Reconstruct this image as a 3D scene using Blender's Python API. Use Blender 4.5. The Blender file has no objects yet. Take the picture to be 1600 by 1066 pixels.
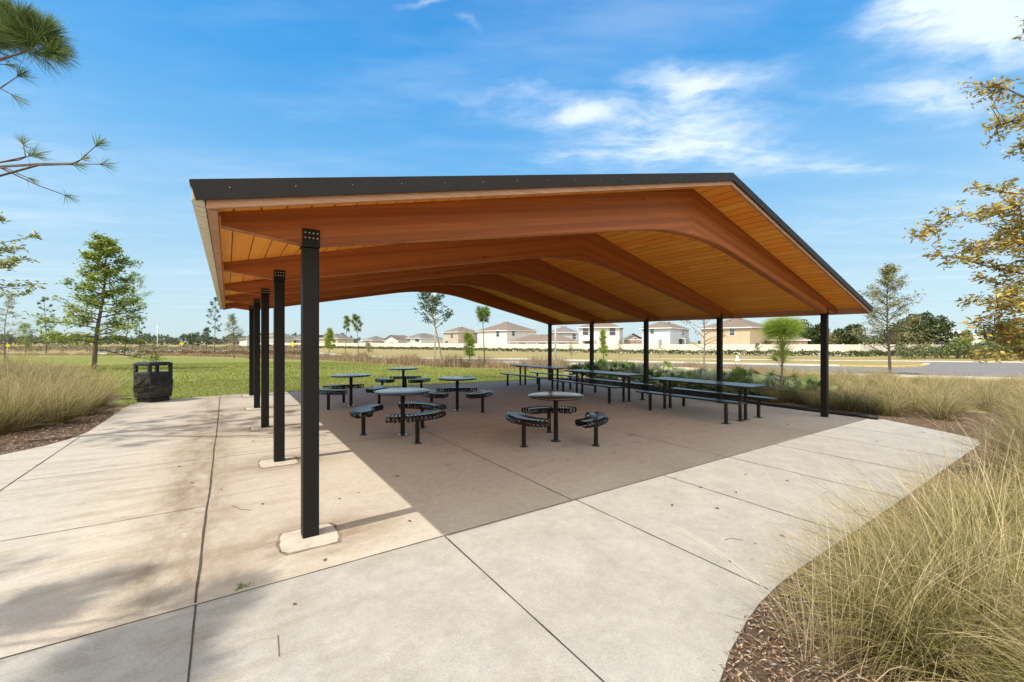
import bpy, math, random
import numpy as np
from mathutils import Vector, Matrix, Quaternion

R = math.radians
random.seed(7)
rng = np.random.default_rng(11)
scn = bpy.context.scene
COL = scn.collection

# ------------------------------------------------------------------ camera
EYE = 1.62
F_PX, CY = 644.395, 534.294            # focal length and level line of the 1600 px wide photograph
cam_d = bpy.data.cameras.new("camera")
cam = bpy.data.objects.new("camera", cam_d)
COL.objects.link(cam)
cam.location = (0, 0, EYE)
cam.rotation_euler = (R(90), 0, 0)
cam_d.sensor_width = 36
cam_d.lens = 36 * F_PX / 1600
cam_d.shift_y = (CY - 533) / 1600
cam_d.clip_start = 0.05
cam_d.clip_end = 6000
scn.camera = cam

# ------------------------------------------------------------------ light
SUN_EL = 56.0
SUN_AZ = math.atan2(-0.803, -0.596)     # bearing of the sun, clockwise from +Y
sd = bpy.data.lights.new("sun", 'SUN')
sd.energy = 2.9
sd.angle = R(0.53)
sd.color = (1.0, 0.955, 0.88)
sun = bpy.data.objects.new("sun", sd)
COL.objects.link(sun)
ce, se = math.cos(R(SUN_EL)), math.sin(R(SUN_EL))
sun.rotation_euler = Vector((0.803 * ce, 0.596 * ce, -se)).to_track_quat('-Z', 'Y').to_euler()
sun.location = (-20, -15, 30)

scn.view_settings.view_transform = 'Standard'
scn.view_settings.look = 'None'
scn.view_settings.gamma = 1
scn.view_settings.exposure = 0.80


class NT:
    """tiny node helper"""
    def __init__(s, tree):
        s.t = tree
        tree.nodes.clear()

    def n(s, typ, **kw):
        nd = s.t.nodes.new(typ)
        for k, v in kw.items():
            setattr(nd, k, v)
        return nd

    def link(s, a, b):
        s.t.links.new(a, b)

    def put(s, sock, v):
        if v is None:
            return
        if isinstance(v, bpy.types.NodeSocket):
            s.link(v, sock)
        else:
            if isinstance(v, (tuple, list)) and len(v) == 3 and sock.type == 'RGBA':
                v = (*v, 1)
            sock.default_value = v

    def m(s, op, a, b=None, c=None, clamp=False):
        nd = s.n('ShaderNodeMath', operation=op, use_clamp=clamp)
        s.put(nd.inputs[0], a); s.put(nd.inputs[1], b); s.put(nd.inputs[2], c)
        return nd.outputs[0]

    def vm(s, op, a, b=None):
        nd = s.n('ShaderNodeVectorMath', operation=op)
        s.put(nd.inputs[0], a); s.put(nd.inputs[1], b)
        return nd.outputs[0]

    def mix(s, f, a, b, mode='MIX'):
        nd = s.n('ShaderNodeMix', data_type='RGBA', blend_type=mode)
        s.put(nd.inputs[0], f); s.put(nd.inputs[6], a); s.put(nd.inputs[7], b)
        return nd.outputs[2]

    def mapr(s, v, a, b, c=0.0, d=1.0, smooth=False):
        nd = s.n('ShaderNodeMapRange', interpolation_type='SMOOTHSTEP' if smooth else 'LINEAR')
        s.put(nd.inputs[0], v)
        for i, x in enumerate((a, b, c, d)):
            s.put(nd.inputs[i + 1], x)
        return nd.outputs[0]

    def noise(s, vec, scale, detail=4, rough=0.55, dist=0.0, color=False):
        nd = s.n('ShaderNodeTexNoise')
        s.put(nd.inputs['Vector'], vec)
        nd.inputs['Scale'].default_value = scale
        nd.inputs['Detail'].default_value = detail
        nd.inputs['Roughness'].default_value = rough
        nd.inputs['Distortion'].default_value = dist
        return nd.outputs['Color' if color else 'Fac']

    def scale(s, vec, sx, sy, sz):
        return s.vm('MULTIPLY', vec, (sx, sy, sz))

    def xyz(s, vec):
        nd = s.n('ShaderNodeSeparateXYZ'); s.link(vec, nd.inputs[0])
        return nd.outputs

    def comb(s, x, y, z):
        nd = s.n('ShaderNodeCombineXYZ')
        for i, q in enumerate((x, y, z)):
            s.put(nd.inputs[i], q)
        return nd.outputs[0]

    def obj(s):
        return s.n('ShaderNodeTexCoord').outputs['Object']

    def bump(s, h, strength=0.3, dist=0.01):
        nd = s.n('ShaderNodeBump')
        nd.inputs['Strength'].default_value = strength
        nd.inputs['Distance'].default_value = dist
        s.link(h, nd.inputs['Height'])
        return nd.outputs[0]

    def principled(s, col, rough=0.7, metal=0.0, normal=None, spec=None, coat=None):
        p = s.n('ShaderNodeBsdfPrincipled')
        s.put(p.inputs['Base Color'], col)
        s.put(p.inputs['Roughness'], rough)
        s.put(p.inputs['Metallic'], metal)
        if normal is not None: s.link(normal, p.inputs['Normal'])
        if spec is not None: s.put(p.inputs['Specular IOR Level'], spec)
        if coat is not None:
            s.put(p.inputs['Coat Weight'], coat); p.inputs['Coat Roughness'].default_value = 0.12
        return p.outputs[0]

    def out(s, sh):
        o = s.n('ShaderNodeOutputMaterial'); s.link(sh, o.inputs[0])


def material(name):
    m = bpy.data.materials.new(name); m.use_nodes = True
    return m, NT(m.node_tree)


# ------------------------------------------------------------------ sky
world = bpy.data.worlds.new("World")
scn.world = world
world.use_nodes = True
w = NT(world.node_tree)
sky = w.n('ShaderNodeTexSky', sky_type='NISHITA')
sky.sun_disc = False
sky.sun_elevation = R(SUN_EL)
sky.sun_rotation = SUN_AZ % (2 * math.pi)
sky.altitude = 10
sky.air_density = 1.15
sky.dust_density = 0.55
sky.ozone_density = 3.2
dirv = w.n('ShaderNodeTexCoord').outputs['Generated']
dx, dy, dz = w.xyz(dirv)
dzc = w.m('MAXIMUM', dz, 0.04)
qx = w.m('DIVIDE', dx, dzc); qy = w.m('DIVIDE', dy, dzc)      # plan position on a flat cloud layer
q = w.comb(qx, qy, 0)
warp = w.noise(q, 1.3, 5, 0.6, color=True)
q2 = w.vm('ADD', q, w.scale(w.vm('SUBTRACT', warp, (0.5, 0.5, 0.5)), 0.55, 0.55, 0))
ax, ay, _ = w.xyz(q2)


def blob(cx, cy, rx, ry, ang, amp):
    c, s_ = math.cos(R(ang)), math.sin(R(ang))
    a = w.m('SUBTRACT', ax, cx); b = w.m('SUBTRACT', ay, cy)
    u_ = w.m('DIVIDE', w.m('ADD', w.m('MULTIPLY', a, c), w.m('MULTIPLY', b, s_)), rx)
    v_ = w.m('DIVIDE', w.m('SUBTRACT', w.m('MULTIPLY', b, c), w.m('MULTIPLY', a, s_)), ry)
    r2 = w.m('ADD', w.m('MULTIPLY', u_, u_), w.m('MULTIPLY', v_, v_))
    return w.m('MULTIPLY', w.m('POWER', 2.718, w.m('MULTIPLY', r2, -1.0)), amp)


cov = None
for b in ((1.50, 1.32, 0.34, 0.17, 15, 1.6), (1.25, 1.25, 0.20, 0.12, 10, 1.2), (1.95, 1.25, 0.4, 0.16, 0, 1.4),
          (1.85, 1.72, 0.36, 0.13, 20, 1.0), (1.55, 1.72, 0.2, 0.1, 0, 0.5),
          (0.62, 1.60, 0.20, 0.08, 20, 0.8), (0.80, 1.62, 0.18, 0.12, 0, 0.6), (0.62, 1.92, 0.36, 0.20, 10, 0.5), (0.85, 1.95, 0.25, 0.3, 0, 0.35),
          (0.28, 1.86, 0.12, 0.07, -20, 0.8), (1.0, 2.2, 0.5, 0.16, 5, 0.7), (0.5, 2.3, 0.45, 0.15, 5, 0.55),
          (0.75, 1.85, 0.75, 0.45, 10, 0.42), (1.3, 2.3, 0.8, 0.35, 5, 0.35), (0.05, 1.75, 0.45, 0.16, 10, 0.4), (-0.12, 1.33, 0.07, 0.03, 20, 0.75), (-0.28, 1.22, 0.14, 0.02, 5, 0.65), (1.9, 2.4, 0.5, 0.12, 10, 0.5),
          (-0.15, 1.6, 0.35, 0.07, 0, 0.35), (-2.4, 2.4, 1.0, 0.2, 5, 0.35), (-1.8, 3.6, 1.5, 0.3, 0, 0.4),
          (3.2, 3.4, 1.2, 0.4, 0, 0.5), (-3.0, 5.5, 3.0, 0.6, 0, 0.35)):
    g = blob(*b)
    cov = g if cov is None else w.m('ADD', cov, g)
streak = w.noise(w.scale(q2, 1.6, 5.0, 1), 1.5, 7, 0.62)
puff = w.noise(q, 5.0, 6, 0.6)
tex = w.m('ADD', w.m('MULTIPLY', streak, 0.7), w.m('MULTIPLY', puff, 0.45))
cloud = w.mapr(w.m('MULTIPLY', cov, w.mapr(tex, 0.34, 0.78, 0.15, 1.25)), 0.0, 1.55, 0.0, 0.70, True)
veil = w.mapr(w.noise(w.scale(q, 0.5, 1.4, 1), 0.8, 6, 0.6), 0.42, 0.78, 0.0, 0.24, True)
mask = w.m('MULTIPLY', w.m('MAXIMUM', cloud, veil), w.mapr(dz, 0.02, 0.15, 0.2, 1.0))
hs = w.n('ShaderNodeHueSaturation')
hs.inputs['Saturation'].default_value = 1.22
hs.inputs['Value'].default_value = 1.0
w.link(sky.outputs[0], hs.inputs['Color'])
ramp = w.n('ShaderNodeValToRGB')          # clear-air colour against height above the horizon
K = 4.4
el_ = ramp.color_ramp.elements
stops = ((0.0, (0.60, 0.80, 0.90)), (0.12, (0.55, 0.78, 0.92)), (0.25, (0.37, 0.68, 0.96)), (0.38, (0.19, 0.54, 0.96)), (0.55, (0.045, 0.385, 0.90)), (0.8, (0.035, 0.24, 0.70)), (1.0, (0.03, 0.20, 0.62)))
while len(el_) < len(stops): el_.new(0.5)
for e_, (p_, c_) in zip(el_, stops): e_.position = p_; e_.color = (*c_, 1)
w.link(w.m('MAXIMUM', dz, 0.0), ramp.inputs[0])
grad = w.mix(1.0, ramp.outputs[0], (K, K, K, 1), 'MULTIPLY')
air = w.mix(0.86, hs.outputs[0], grad)
# unseen broken bright cloud, added behind the viewer to lift the shade
back = w.mapr(dy, 0.12, -0.25, 0, 1, True)
bc = w.m('MULTIPLY', back, w.mapr(w.noise(w.scale(q, 1, 1, 1), 0.55, 6, 0.6), 0.34, 0.54, 0.35, 1.0, True))
air = w.mix(w.m('MULTIPLY', bc, w.mapr(dz, 0.0, 0.06, 0.4, 1.0)), air, (10.5, 10.1, 9.5, 1))
skyc = w.mix(mask, air, (5.6, 5.85, 6.1, 1))
bg = w.n('ShaderNodeBackground')
w.link(skyc, bg.inputs[0])
bg.inputs[1].default_value = 0.124
scn.cycles.diffuse_bounces = 6
scn.cycles.max_bounces = 10
wo = w.n('ShaderNodeOutputWorld')
w.link(bg.outputs[0], wo.inputs[0])

# ------------------------------------------------------------------ the lie of the land
GRADE = 0.01605
X0, Y0 = -1.633, 3.354                  # front left post
UX, UY = 0.82310, 0.56790               # pavilion's width direction; its depth direction is (-UY, UX)
ROT = math.atan2(UY, UX)


def sstep(a, b, x):
    t = min(1.0, max(0.0, (x - a) / (b - a)))
    return t * t * (3 - 2 * t)


def zt(x, y):
    d = math.hypot(x, y)
    t = sstep(22, 65, d)
    n = 0.05 * math.sin(x * 0.11 + 1.3) * math.sin(y * 0.09 + 0.4) * sstep(20, 40, d)
    return -GRADE * x * (1 - t) + (-0.8) * t + n


def W(u, v):
    return (X0 + u * UX - v * UY, Y0 + u * UY + v * UX)


def UV(x, y):
    return ((x - X0) * UX + (y - Y0) * UY, -(x - X0) * UY + (y - Y0) * UX)


def P(px, py):
    """ground point seen at a position of the photograph (plan coordinates)"""
    rx = (px - 800) / F_PX; rz = -(py - CY) / F_PX
    t = 0.5; step = 0.02
    while t < 2500:
        if EYE + rz * t <= zt(rx * t, t):
            lo, hi = t - step, t
            for _ in range(20):
                mid = (lo + hi) / 2
                if EYE + rz * mid <= zt(rx * mid, mid): hi = mid
                else: lo = mid
            return (rx * hi, hi)
        step = max(0.02, t * 0.01); t += step
    return (rx * 2500, 2500)


def PX(px, Y):
    return ((px - 800) / F_PX * Y, Y)


def RAY(px, py, Y):
    return Vector(((px - 800) / F_PX * Y, Y, EYE - (py - CY) / F_PX * Y))


def hgt(py, Y, x):
    """height above ground of something whose top shows at row py at distance Y"""
    return EYE - (py - CY) / F_PX * Y - zt(x, Y)


# ------------------------------------------------------------------ mesh helpers
def props(o, label=None, cat=None, group=None, kind=None):
    if label: o['label'] = label
    if cat: o['category'] = cat
    if group: o['group'] = group
    if kind: o['kind'] = kind
    return o


def empty(name, loc, rz=0.0, label=None, cat=None, group=None):
    o = bpy.data.objects.new(name, None); COL.objects.link(o)
    o.location = loc; o.rotation_euler = (0, 0, rz); o.empty_display_size = 0.2
    return props(o, label, cat, group)


class MB:
    def __init__(s):
        s.v = []; s.f = []; s.mi = []; s.sm = []

    def add(s, vs, fs, mi=0, smooth=False):
        b = len(s.v); s.v += [tuple(p) for p in vs]
        for f in fs:
            s.f.append(tuple(b + i for i in f)); s.mi.append(mi); s.sm.append(smooth)

    def box(s, c, size, rz=0.0, mi=0, M=None):
        hx, hy, hz = size[0] / 2, size[1] / 2, size[2] / 2
        pts = [Vector((x, y, z)) for z in (-hz, hz) for y in (-hy, hy) for x in (-hx, hx)]
        m = M if M else Matrix.Rotation(rz, 3, 'Z')
        pts = [m @ p + Vector(c) for p in pts]
        s.add(pts, [(0, 2, 3, 1), (4, 5, 7, 6), (0, 1, 5, 4), (2, 6, 7, 3), (0, 4, 6, 2), (1, 3, 7, 5)], mi)

    def bbox(s, c, size, r=0.006, rz=0.0, mi=0):
        """box with chamfered vertical edges and chamfered top and bottom rims"""
        hx, hy, hz = size[0] / 2, size[1] / 2, size[2] / 2
        def ring(ix, z):
            a, b = hx - ix, hy - ix
            cr = r
            return [(-a + cr, -b, z), (a - cr, -b, z), (a, -b + cr, z), (a, b - cr, z), (a - cr, b, z), (-a + cr, b, z), (-a, b - cr, z), (-a, -b + cr, z)]
        rings = [ring(r, -hz), ring(0, -hz + r), ring(0, hz - r), ring(r, hz)]
        m = Matrix.Rotation(rz, 3, 'Z')
        vs = [m @ Vector(p) + Vector(c) for rr in rings for p in rr]
        fs = [tuple(reversed(range(8))), tuple(range(24, 32))]
        for k in range(3):
            for i in range(8):
                j = (i + 1) % 8
                fs.append((k * 8 + i, k * 8 + j, k * 8 + 8 + j, k * 8 + 8 + i))
        s.add(vs, fs, mi)

    def lathe(s, prof, n=24, c=(0, 0, 0), mi=0, smooth=True):
        vs = []; fs = []
        for r_, z in prof:
            for i in range(n):
                a = 2 * math.pi * i / n
                vs.append((c[0] + r_ * math.cos(a), c[1] + r_ * math.sin(a), c[2] + z))
        m = len(prof)
        for k in range(m - 1):
            for i in range(n):
                j = (i + 1) % n
                fs.append((k * n + i, k * n + j, (k + 1) * n + j, (k + 1) * n + i))
        s.add(vs, fs, mi, smooth)
        s.add(vs[:n], [tuple(reversed(range(n)))], mi); s.add(vs[-n:], [tuple(range(n))], mi)

    def tube(s, pts, rad, n=8, mi=0, smooth=True):
        pts = [Vector(p) for p in pts]
        m = len(pts)
        if not hasattr(rad, '__len__'): rad = [rad] * m
        t0 = (pts[1] - pts[0]).normalized()
        up = Vector((0, 0, 1)) if abs(t0.z) < 0.9 else Vector((1, 0, 0))
        a = t0.cross(up).normalized()
        vs = []
        for i in range(m):
            t = (pts[min(i + 1, m - 1)] - pts[max(i - 1, 0)])
            if t.length < 1e-9: t = t0
            t.normalize()
            a = (a - t * a.dot(t))
            a = a.normalized() if a.length > 1e-6 else t.orthogonal().normalized()
            b = t.cross(a)
            for k in range(n):
                th = 2 * math.pi * k / n
                vs.append(pts[i] + (a * math.cos(th) + b * math.sin(th)) * rad[i])
        fs = []
        for i in range(m - 1):
            for k in range(n):
                j = (k + 1) % n
                fs.append((i * n + k, i * n + j, (i + 1) * n + j, (i + 1) * n + k))
        fs.append(tuple(reversed(range(n)))); fs.append(tuple(range((m - 1) * n, m * n)))
        s.add(vs, fs, mi, smooth)

    def prism(s, outline, a0, a1, axis='y', mi=0):
        """outline of (p,q) swept between a0 and a1 along an axis; p,q are the other two axes in order"""
        def pt(p, a):
            if axis == 'y': return (p[0], a, p[1])
            if axis == 'x': return (a, p[0], p[1])
            return (p[0], p[1], a)
        n = len(outline)
        vs = [pt(p, a0) for p in outline] + [pt(p, a1) for p in outline]
        fs = [tuple(range(n)), tuple(range(2 * n - 1, n - 1, -1))]
        for i in range(n):
            j = (i + 1) % n
            fs.append((i, i + n, j + n, j))
        s.add(vs, fs, mi)

    def build(s, name, mats, parent=None, loc=None, xf=None):
        me = bpy.data.meshes.new(name)
        vs = [xf(p) for p in s.v] if xf else s.v
        me.from_pydata([tuple(p) for p in vs], [], s.f)
        if not isinstance(mats, (list, tuple)): mats = [mats]
        for m in mats: me.materials.append(m)
        me.polygons.foreach_set('material_index', s.mi)
        me.polygons.foreach_set('use_smooth', s.sm)
        import bmesh
        bm = bmesh.new(); bm.from_mesh(me)
        bmesh.ops.recalc_face_normals(bm, faces=bm.faces)
        bm.to_mesh(me); bm.free()
        me.update()
        o = bpy.data.objects.new(name, me); COL.objects.link(o)
        if parent: o.parent = parent
        if loc: o.location = loc
        return o


class RB:
    """ribbons and leaf quads, collected as arrays with a colour per vertex"""
    def __init__(s):
        s.v = []; s.f = []; s.c = []; s.n = 0

    def ribbons(s, P_, Wd, side, colr):
        # P_ [n,k,3]; Wd [n,k]; side [n,3]; colr [n,k,3]
        n, k, _ = P_.shape
        L = P_ - side[:, None, :] * Wd[..., None] / 2
        Rr = P_ + side[:, None, :] * Wd[..., None] / 2
        V = np.stack([L, Rr], 2).reshape(n, k * 2, 3)
        C = np.repeat(colr, 2, axis=1)
        base = s.n + np.arange(n)[:, None, None] * (2 * k)
        j = np.arange(k - 1)[None, :, None] * 2
        q_ = np.array([0, 1, 3, 2])[None, None, :]
        Fq = (base + j + q_).reshape(-1, 4)
        s.v.append(V.reshape(-1, 3)); s.c.append(C.reshape(-1, 3)); s.f.append(Fq); s.n += n * k * 2

    def leaves(s, C0, axis, nor, length, width, colr):
        """folded diamond leaves: C0 base [n,3], axis, nor unit [n,3]"""
        n = len(C0)
        sd_ = np.cross(axis, nor)
        l = length[:, None]; wd = width[:, None]
        a = C0; b = C0 + axis * l * 0.45 + sd_ * wd / 2 + nor * wd * 0.15
        c = C0 + axis * l; d = C0 + axis * l * 0.45 - sd_ * wd / 2 + nor * wd * 0.15
        V = np.stack([a, b, c, d], 1).reshape(-1, 3)
        Fq = (s.n + np.arange(n)[:, None] * 4 + np.arange(4)[None, :])
        s.v.append(V); s.c.append(np.repeat(colr, 4, axis=0)); s.f.append(Fq); s.n += n * 4

    def mesh(s, name, mat):
        V = np.concatenate(s.v).astype(np.float32); Fq = np.concatenate(s.f).astype(np.int32); C = np.concatenate(s.c)
        me = bpy.data.meshes.new(name)
        me.vertices.add(len(V)); me.vertices.foreach_set('co', V.ravel())
        me.loops.add(Fq.size); me.loops.foreach_set('vertex_index', Fq.ravel())
        me.polygons.add(len(Fq)); me.polygons.foreach_set('loop_start', np.arange(len(Fq), dtype=np.int32) * 4)
        at = me.color_attributes.new('col', 'FLOAT_COLOR', 'POINT')
        at.data.foreach_set('color', np.concatenate([C, np.ones((len(C), 1))], 1).astype(np.float32).ravel())
        me.materials.append(mat)
        me.update(calc_edges=True)
        return me

    def build(s, name, mat, parent=None, loc=None):
        o = bpy.data.objects.new(name, s.mesh(name, mat)); COL.objects.link(o)
        if parent: o.parent = parent
        if loc: o.location = loc
        return o


def unit(a):
    return a / np.maximum(np.linalg.norm(a, axis=-1, keepdims=True), 1e-9)


# ------------------------------------------------------------------ materials
def mat_simple(name, col, rough=0.6, metal=0.0, nscale=20, namp=0.15, bump=0.0, bscale=80, spec=None, coat=None):
    m, t = material(name)
    o = t.obj()
    nz = t.noise(o, nscale, 4)
    c = t.mix(t.mapr(nz, 0.3, 0.7, 0, 1), tuple(x * (1 - namp) for x in col), tuple(min(1, x * (1 + namp)) for x in col))
    nrm = t.bump(t.noise(o, bscale, 3), bump, 0.005) if bump else None
    t.out(t.principled(c, rough, metal, nrm, spec, coat))
    return m


def mat_foliage(name, trans=0.35, rough=0.6, nscale=3.0, amp=0.25):
    m, t = material(name)
    a = t.n('ShaderNodeAttribute', attribute_name='col').outputs['Color']
    nz = t.noise(t.obj(), nscale, 2)
    c = t.mix(1.0, a, t.mix(nz, (1 - amp,) * 3, (1 + amp,) * 3), 'MULTIPLY')
    p = t.principled(c, rough, spec=0.25)
    tr = t.n('ShaderNodeBsdfTranslucent'); t.link(c, tr.inputs[0])
    mx = t.n('ShaderNodeMixShader'); mx.inputs[0].default_value = trans
    t.link(p, mx.inputs[1]); t.link(tr.outputs[0], mx.inputs[2])
    t.out(mx.outputs[0])
    return m


def mat_concrete():
    m, t = material('concrete')
    o = t.obj(); u, v, _ = t.xyz(o)
    broad = t.noise(o, 0.55, 5, 0.6)
    mid = t.noise(o, 2.6, 6, 0.62, 0.3)
    fine = t.noise(o, 90, 3, 0.7)
    streak = t.noise(t.scale(o, 0.7, 5.0, 1), 1.4, 6, 0.65, 0.4)
    c = t.mix(t.mapr(broad, 0.3, 0.7), (0.385, 0.335, 0.265), (0.47, 0.42, 0.34))
    c = t.mix(t.mapr(streak, 0.42, 0.75, 0, 0.42), c, (0.39, 0.30, 0.195))
    # front walk: a newer, greyer pour; left walk a little cooler
    fr = t.mapr(v, -0.56, -0.54, 1, 0)
    c = t.mix(fr, c, t.mix(t.mapr(mid, 0.3, 0.7), (0.305, 0.284, 0.242), (0.375, 0.352, 0.304)))
    lf = t.m('MULTIPLY', t.mapr(u, -2.2, -1.1, 1, 0, True), t.mapr(v, 3.0, 7.0, 1, 0.3, True))
    c = t.mix(t.m('MULTIPLY', lf, 0.7), c, (0.38, 0.355, 0.30))
    # warm bounce light from the timber ceiling, painted into the floor under the roof
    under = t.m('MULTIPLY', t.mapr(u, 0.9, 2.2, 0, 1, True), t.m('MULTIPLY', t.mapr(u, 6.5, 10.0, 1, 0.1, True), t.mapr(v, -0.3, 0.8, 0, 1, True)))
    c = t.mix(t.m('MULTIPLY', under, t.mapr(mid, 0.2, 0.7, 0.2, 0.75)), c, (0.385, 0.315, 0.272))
    # dirt line by the wide joint
    d1 = t.m('ABSOLUTE', t.m('ADD', u, 0.84))
    s1 = t.m('MULTIPLY', t.mapr(d1, 0.05, 0.55, 1, 0, True), t.mapr(t.noise(t.scale(o, 1.5, 0.6, 1), 3.0, 6, 0.7), 0.32, 0.66))
    s1 = t.m('MULTIPLY', s1, t.mapr(v, -0.6, -0.3, 0.0, 1))
    c = t.mix(t.m('MULTIPLY', s1, 0.85), c, (0.185, 0.13, 0.075))
    # grime round the column footings
    vv = t.m('SUBTRACT', v, t.m('MULTIPLY', t.m('ROUND', t.m('DIVIDE', v, 2.471)), 2.471))
    rr = t.m('SQRT', t.m('ADD', t.m('MULTIPLY', t.m('MULTIPLY', u, u), 0.35), t.m('MULTIPLY', vv, vv)))
    s2 = t.m('MULTIPLY', t.mapr(rr, 0.12, 0.62, 1, 0, True), t.mapr(t.noise(t.scale(o, 1, 2.6, 1), 2.2, 6, 0.7), 0.30, 0.58))
    c = t.mix(t.m('MULTIPLY', s2, 0.75), c, (0.20, 0.14, 0.085))
    # grey film streaks along the run of water from the eave
    s3 = t.m('MULTIPLY', t.mapr(u, -0.7, 1.2, 1, 0.0), t.mapr(t.noise(t.scale(o, 0.55, 3.2, 1), 2.0, 6, 0.66), 0.48, 0.72))
    c = t.mix(t.m('MULTIPLY', s3, 0.6), c, (0.24, 0.185, 0.12))
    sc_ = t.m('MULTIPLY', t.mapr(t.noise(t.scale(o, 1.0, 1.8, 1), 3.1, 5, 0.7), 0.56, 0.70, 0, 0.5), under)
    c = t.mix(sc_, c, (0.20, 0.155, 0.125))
    # dark spots and drips
    sp = t.mapr(t.noise(t.scale(o, 1.0, 2.2, 1), 5.0, 3, 0.5), 0.70, 0.76, 0, 0.5)
    c = t.mix(sp, c, (0.16, 0.12, 0.09))
    vo = t.n('ShaderNodeTexVoronoi'); vo.inputs['Scale'].default_value = 7.0; t.link(o, vo.inputs['Vector'])
    pit = t.m('MULTIPLY', t.mapr(vo.outputs['Distance'], 0.02, 0.05, 1, 0), t.mapr(mid, 0.5, 0.6, 0, 0.55))
    c = t.mix(pit, c, (0.14, 0.11, 0.08))
    mott = t.noise(o, 11, 6, 0.75)
    c = t.mix(1.0, c, t.mix(t.mapr(mott, 0.3, 0.7), (0.90,) * 3, (1.09,) * 3), 'MULTIPLY')
    grit = t.mapr(t.noise(o, 160, 2, 0.6), 0.35, 0.65)
    c = t.mix(1.0, c, t.mix(grit, (0.86,) * 3, (1.12,) * 3), 'MULTIPLY')
    c = t.mix(1.0, c, t.mix(fine, (0.80,) * 3, (1.20,) * 3), 'MULTIPLY')
    br = t.noise(t.scale(o, 4, 240, 1), 1.0, 2)
    nrm = t.bump(t.m('ADD', t.m('MULTIPLY', fine, 0.6), t.m('MULTIPLY', br, 0.5)), 0.35, 0.004)
    t.out(t.principled(c, 0.85, normal=nrm, spec=0.3))
    return m


def mat_planks():
    m, t = material('ceiling_planks')
    o = t.obj(); x, y, z = t.xyz(o)
    wd = 0.174
    k = t.m('DIVIDE', x, wd)
    idx = t.m('FLOOR', k); fr = t.m('FRACT', k)
    seg = t.m('FLOOR', t.m('DIVIDE', t.m('ADD', y, t.m('MULTIPLY', idx, 1.37)), 3.6))
    wn = t.n('ShaderNodeTexWhiteNoise', noise_dimensions='2D'); t.link(t.comb(idx, seg, 0), wn.inputs['Vector'])
    rnd = wn.outputs['Value']
    base = t.mix(rnd, (0.92, 0.315, 0.028), (1.0, 0.46, 0.066))
    off = t.vm('ADD', o, t.vm('MULTIPLY', wn.outputs['Color'], (3, 9, 5)))
    gr = t.noise(t.scale(off, 26, 1.1, 26), 1.0, 5, 0.6, 0.8)
    c = t.mix(t.mapr(gr, 0.35, 0.7, 0, 0.6), base, (0.74, 0.27, 0.030))
    vo = t.n('ShaderNodeTexVoronoi'); t.link(t.scale(off, 2.6, 1.35, 1), vo.inputs['Vector']); vo.inputs['Scale'].default_value = 1.7
    kn = t.mapr(vo.outputs['Distance'], 0.05, 0.13, 1, 0, True)
    c = t.mix(t.m('MULTIPLY', kn, 0.8), c, (0.17, 0.055, 0.018))
    pt = t.mapr(t.noise(t.scale(off, 3, 0.8, 1), 1.6, 5, 0.7), 0.58, 0.72, 0, 0.40)
    c = t.mix(pt, c, (0.42, 0.16, 0.03))
    edge = t.m('MINIMUM', fr, t.m('SUBTRACT', 1.0, fr))
    gap = t.mapr(edge, 0.018, 0.038, 1, 0)
    c = t.mix(t.m('MULTIPLY', gap, 0.9), c, (0.07, 0.024, 0.008))
    endd = t.m('FRACT', t.m('DIVIDE', t.m('ADD', y, t.m('MULTIPLY', idx, 1.37)), 3.6))
    c = t.mix(t.mapr(endd, 0.0008, 0.0016, 0.8, 0), c, (0.07, 0.024, 0.008))
    nrm = t.bump(t.m('ADD', t.m('MULTIPLY', gap, -1.0), t.m('MULTIPLY', gr, 0.12)), 0.6, 0.008)
    t.out(t.principled(c, 0.6, normal=nrm, spec=0.3))
    return m


def mat_glulam():
    m, t = material('glulam')
    o = t.obj(); x, y, z = t.xyz(o)
    ax_ = t.m('ABSOLUTE', t.m('SUBTRACT', x, 5.41))
    zz = t.m('ADD', z, t.m('MULTIPLY', ax_, 0.205))
    lam = t.m('DIVIDE', zz, 0.038)
    wn = t.n('ShaderNodeTexWhiteNoise', noise_dimensions='2D')
    t.link(t.comb(t.m('FLOOR', lam), t.m('ROUND', t.m('DIVIDE', y, 2.471)), 0), wn.inputs['Vector'])
    base = t.mix(wn.outputs['Value'], (0.31, 0.092, 0.019), (0.47, 0.155, 0.036))
    gr = t.noise(t.comb(t.m('MULTIPLY', x, 1.3), t.m('MULTIPLY', y, 30), t.m('MULTIPLY', zz, 42)), 1.0, 6, 0.65, 0.5)
    c = t.mix(t.mapr(gr, 0.35, 0.7, 0, 0.6), base, (0.225, 0.058, 0.018))
    vo = t.n('ShaderNodeTexVoronoi'); t.link(t.comb(t.m('MULTIPLY', x, 1.1), t.m('MULTIPLY', y, 4), t.m('MULTIPLY', zz, 5)), vo.inputs['Vector'])
    vo.inputs['Scale'].default_value = 1.0
    c = t.mix(t.mapr(vo.outputs['Distance'], 0.05, 0.11, 0.6, 0, True), c, (0.10, 0.03, 0.012))
    fl = t.m('FRACT', lam)
    c = t.mix(t.mapr(fl, 0.0, 0.08, 0.45, 0), c, (0.13, 0.04, 0.015))
    t.out(t.principled(c, 0.55, normal=t.bump(gr, 0.15, 0.004), spec=0.35))
    return m


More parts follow.
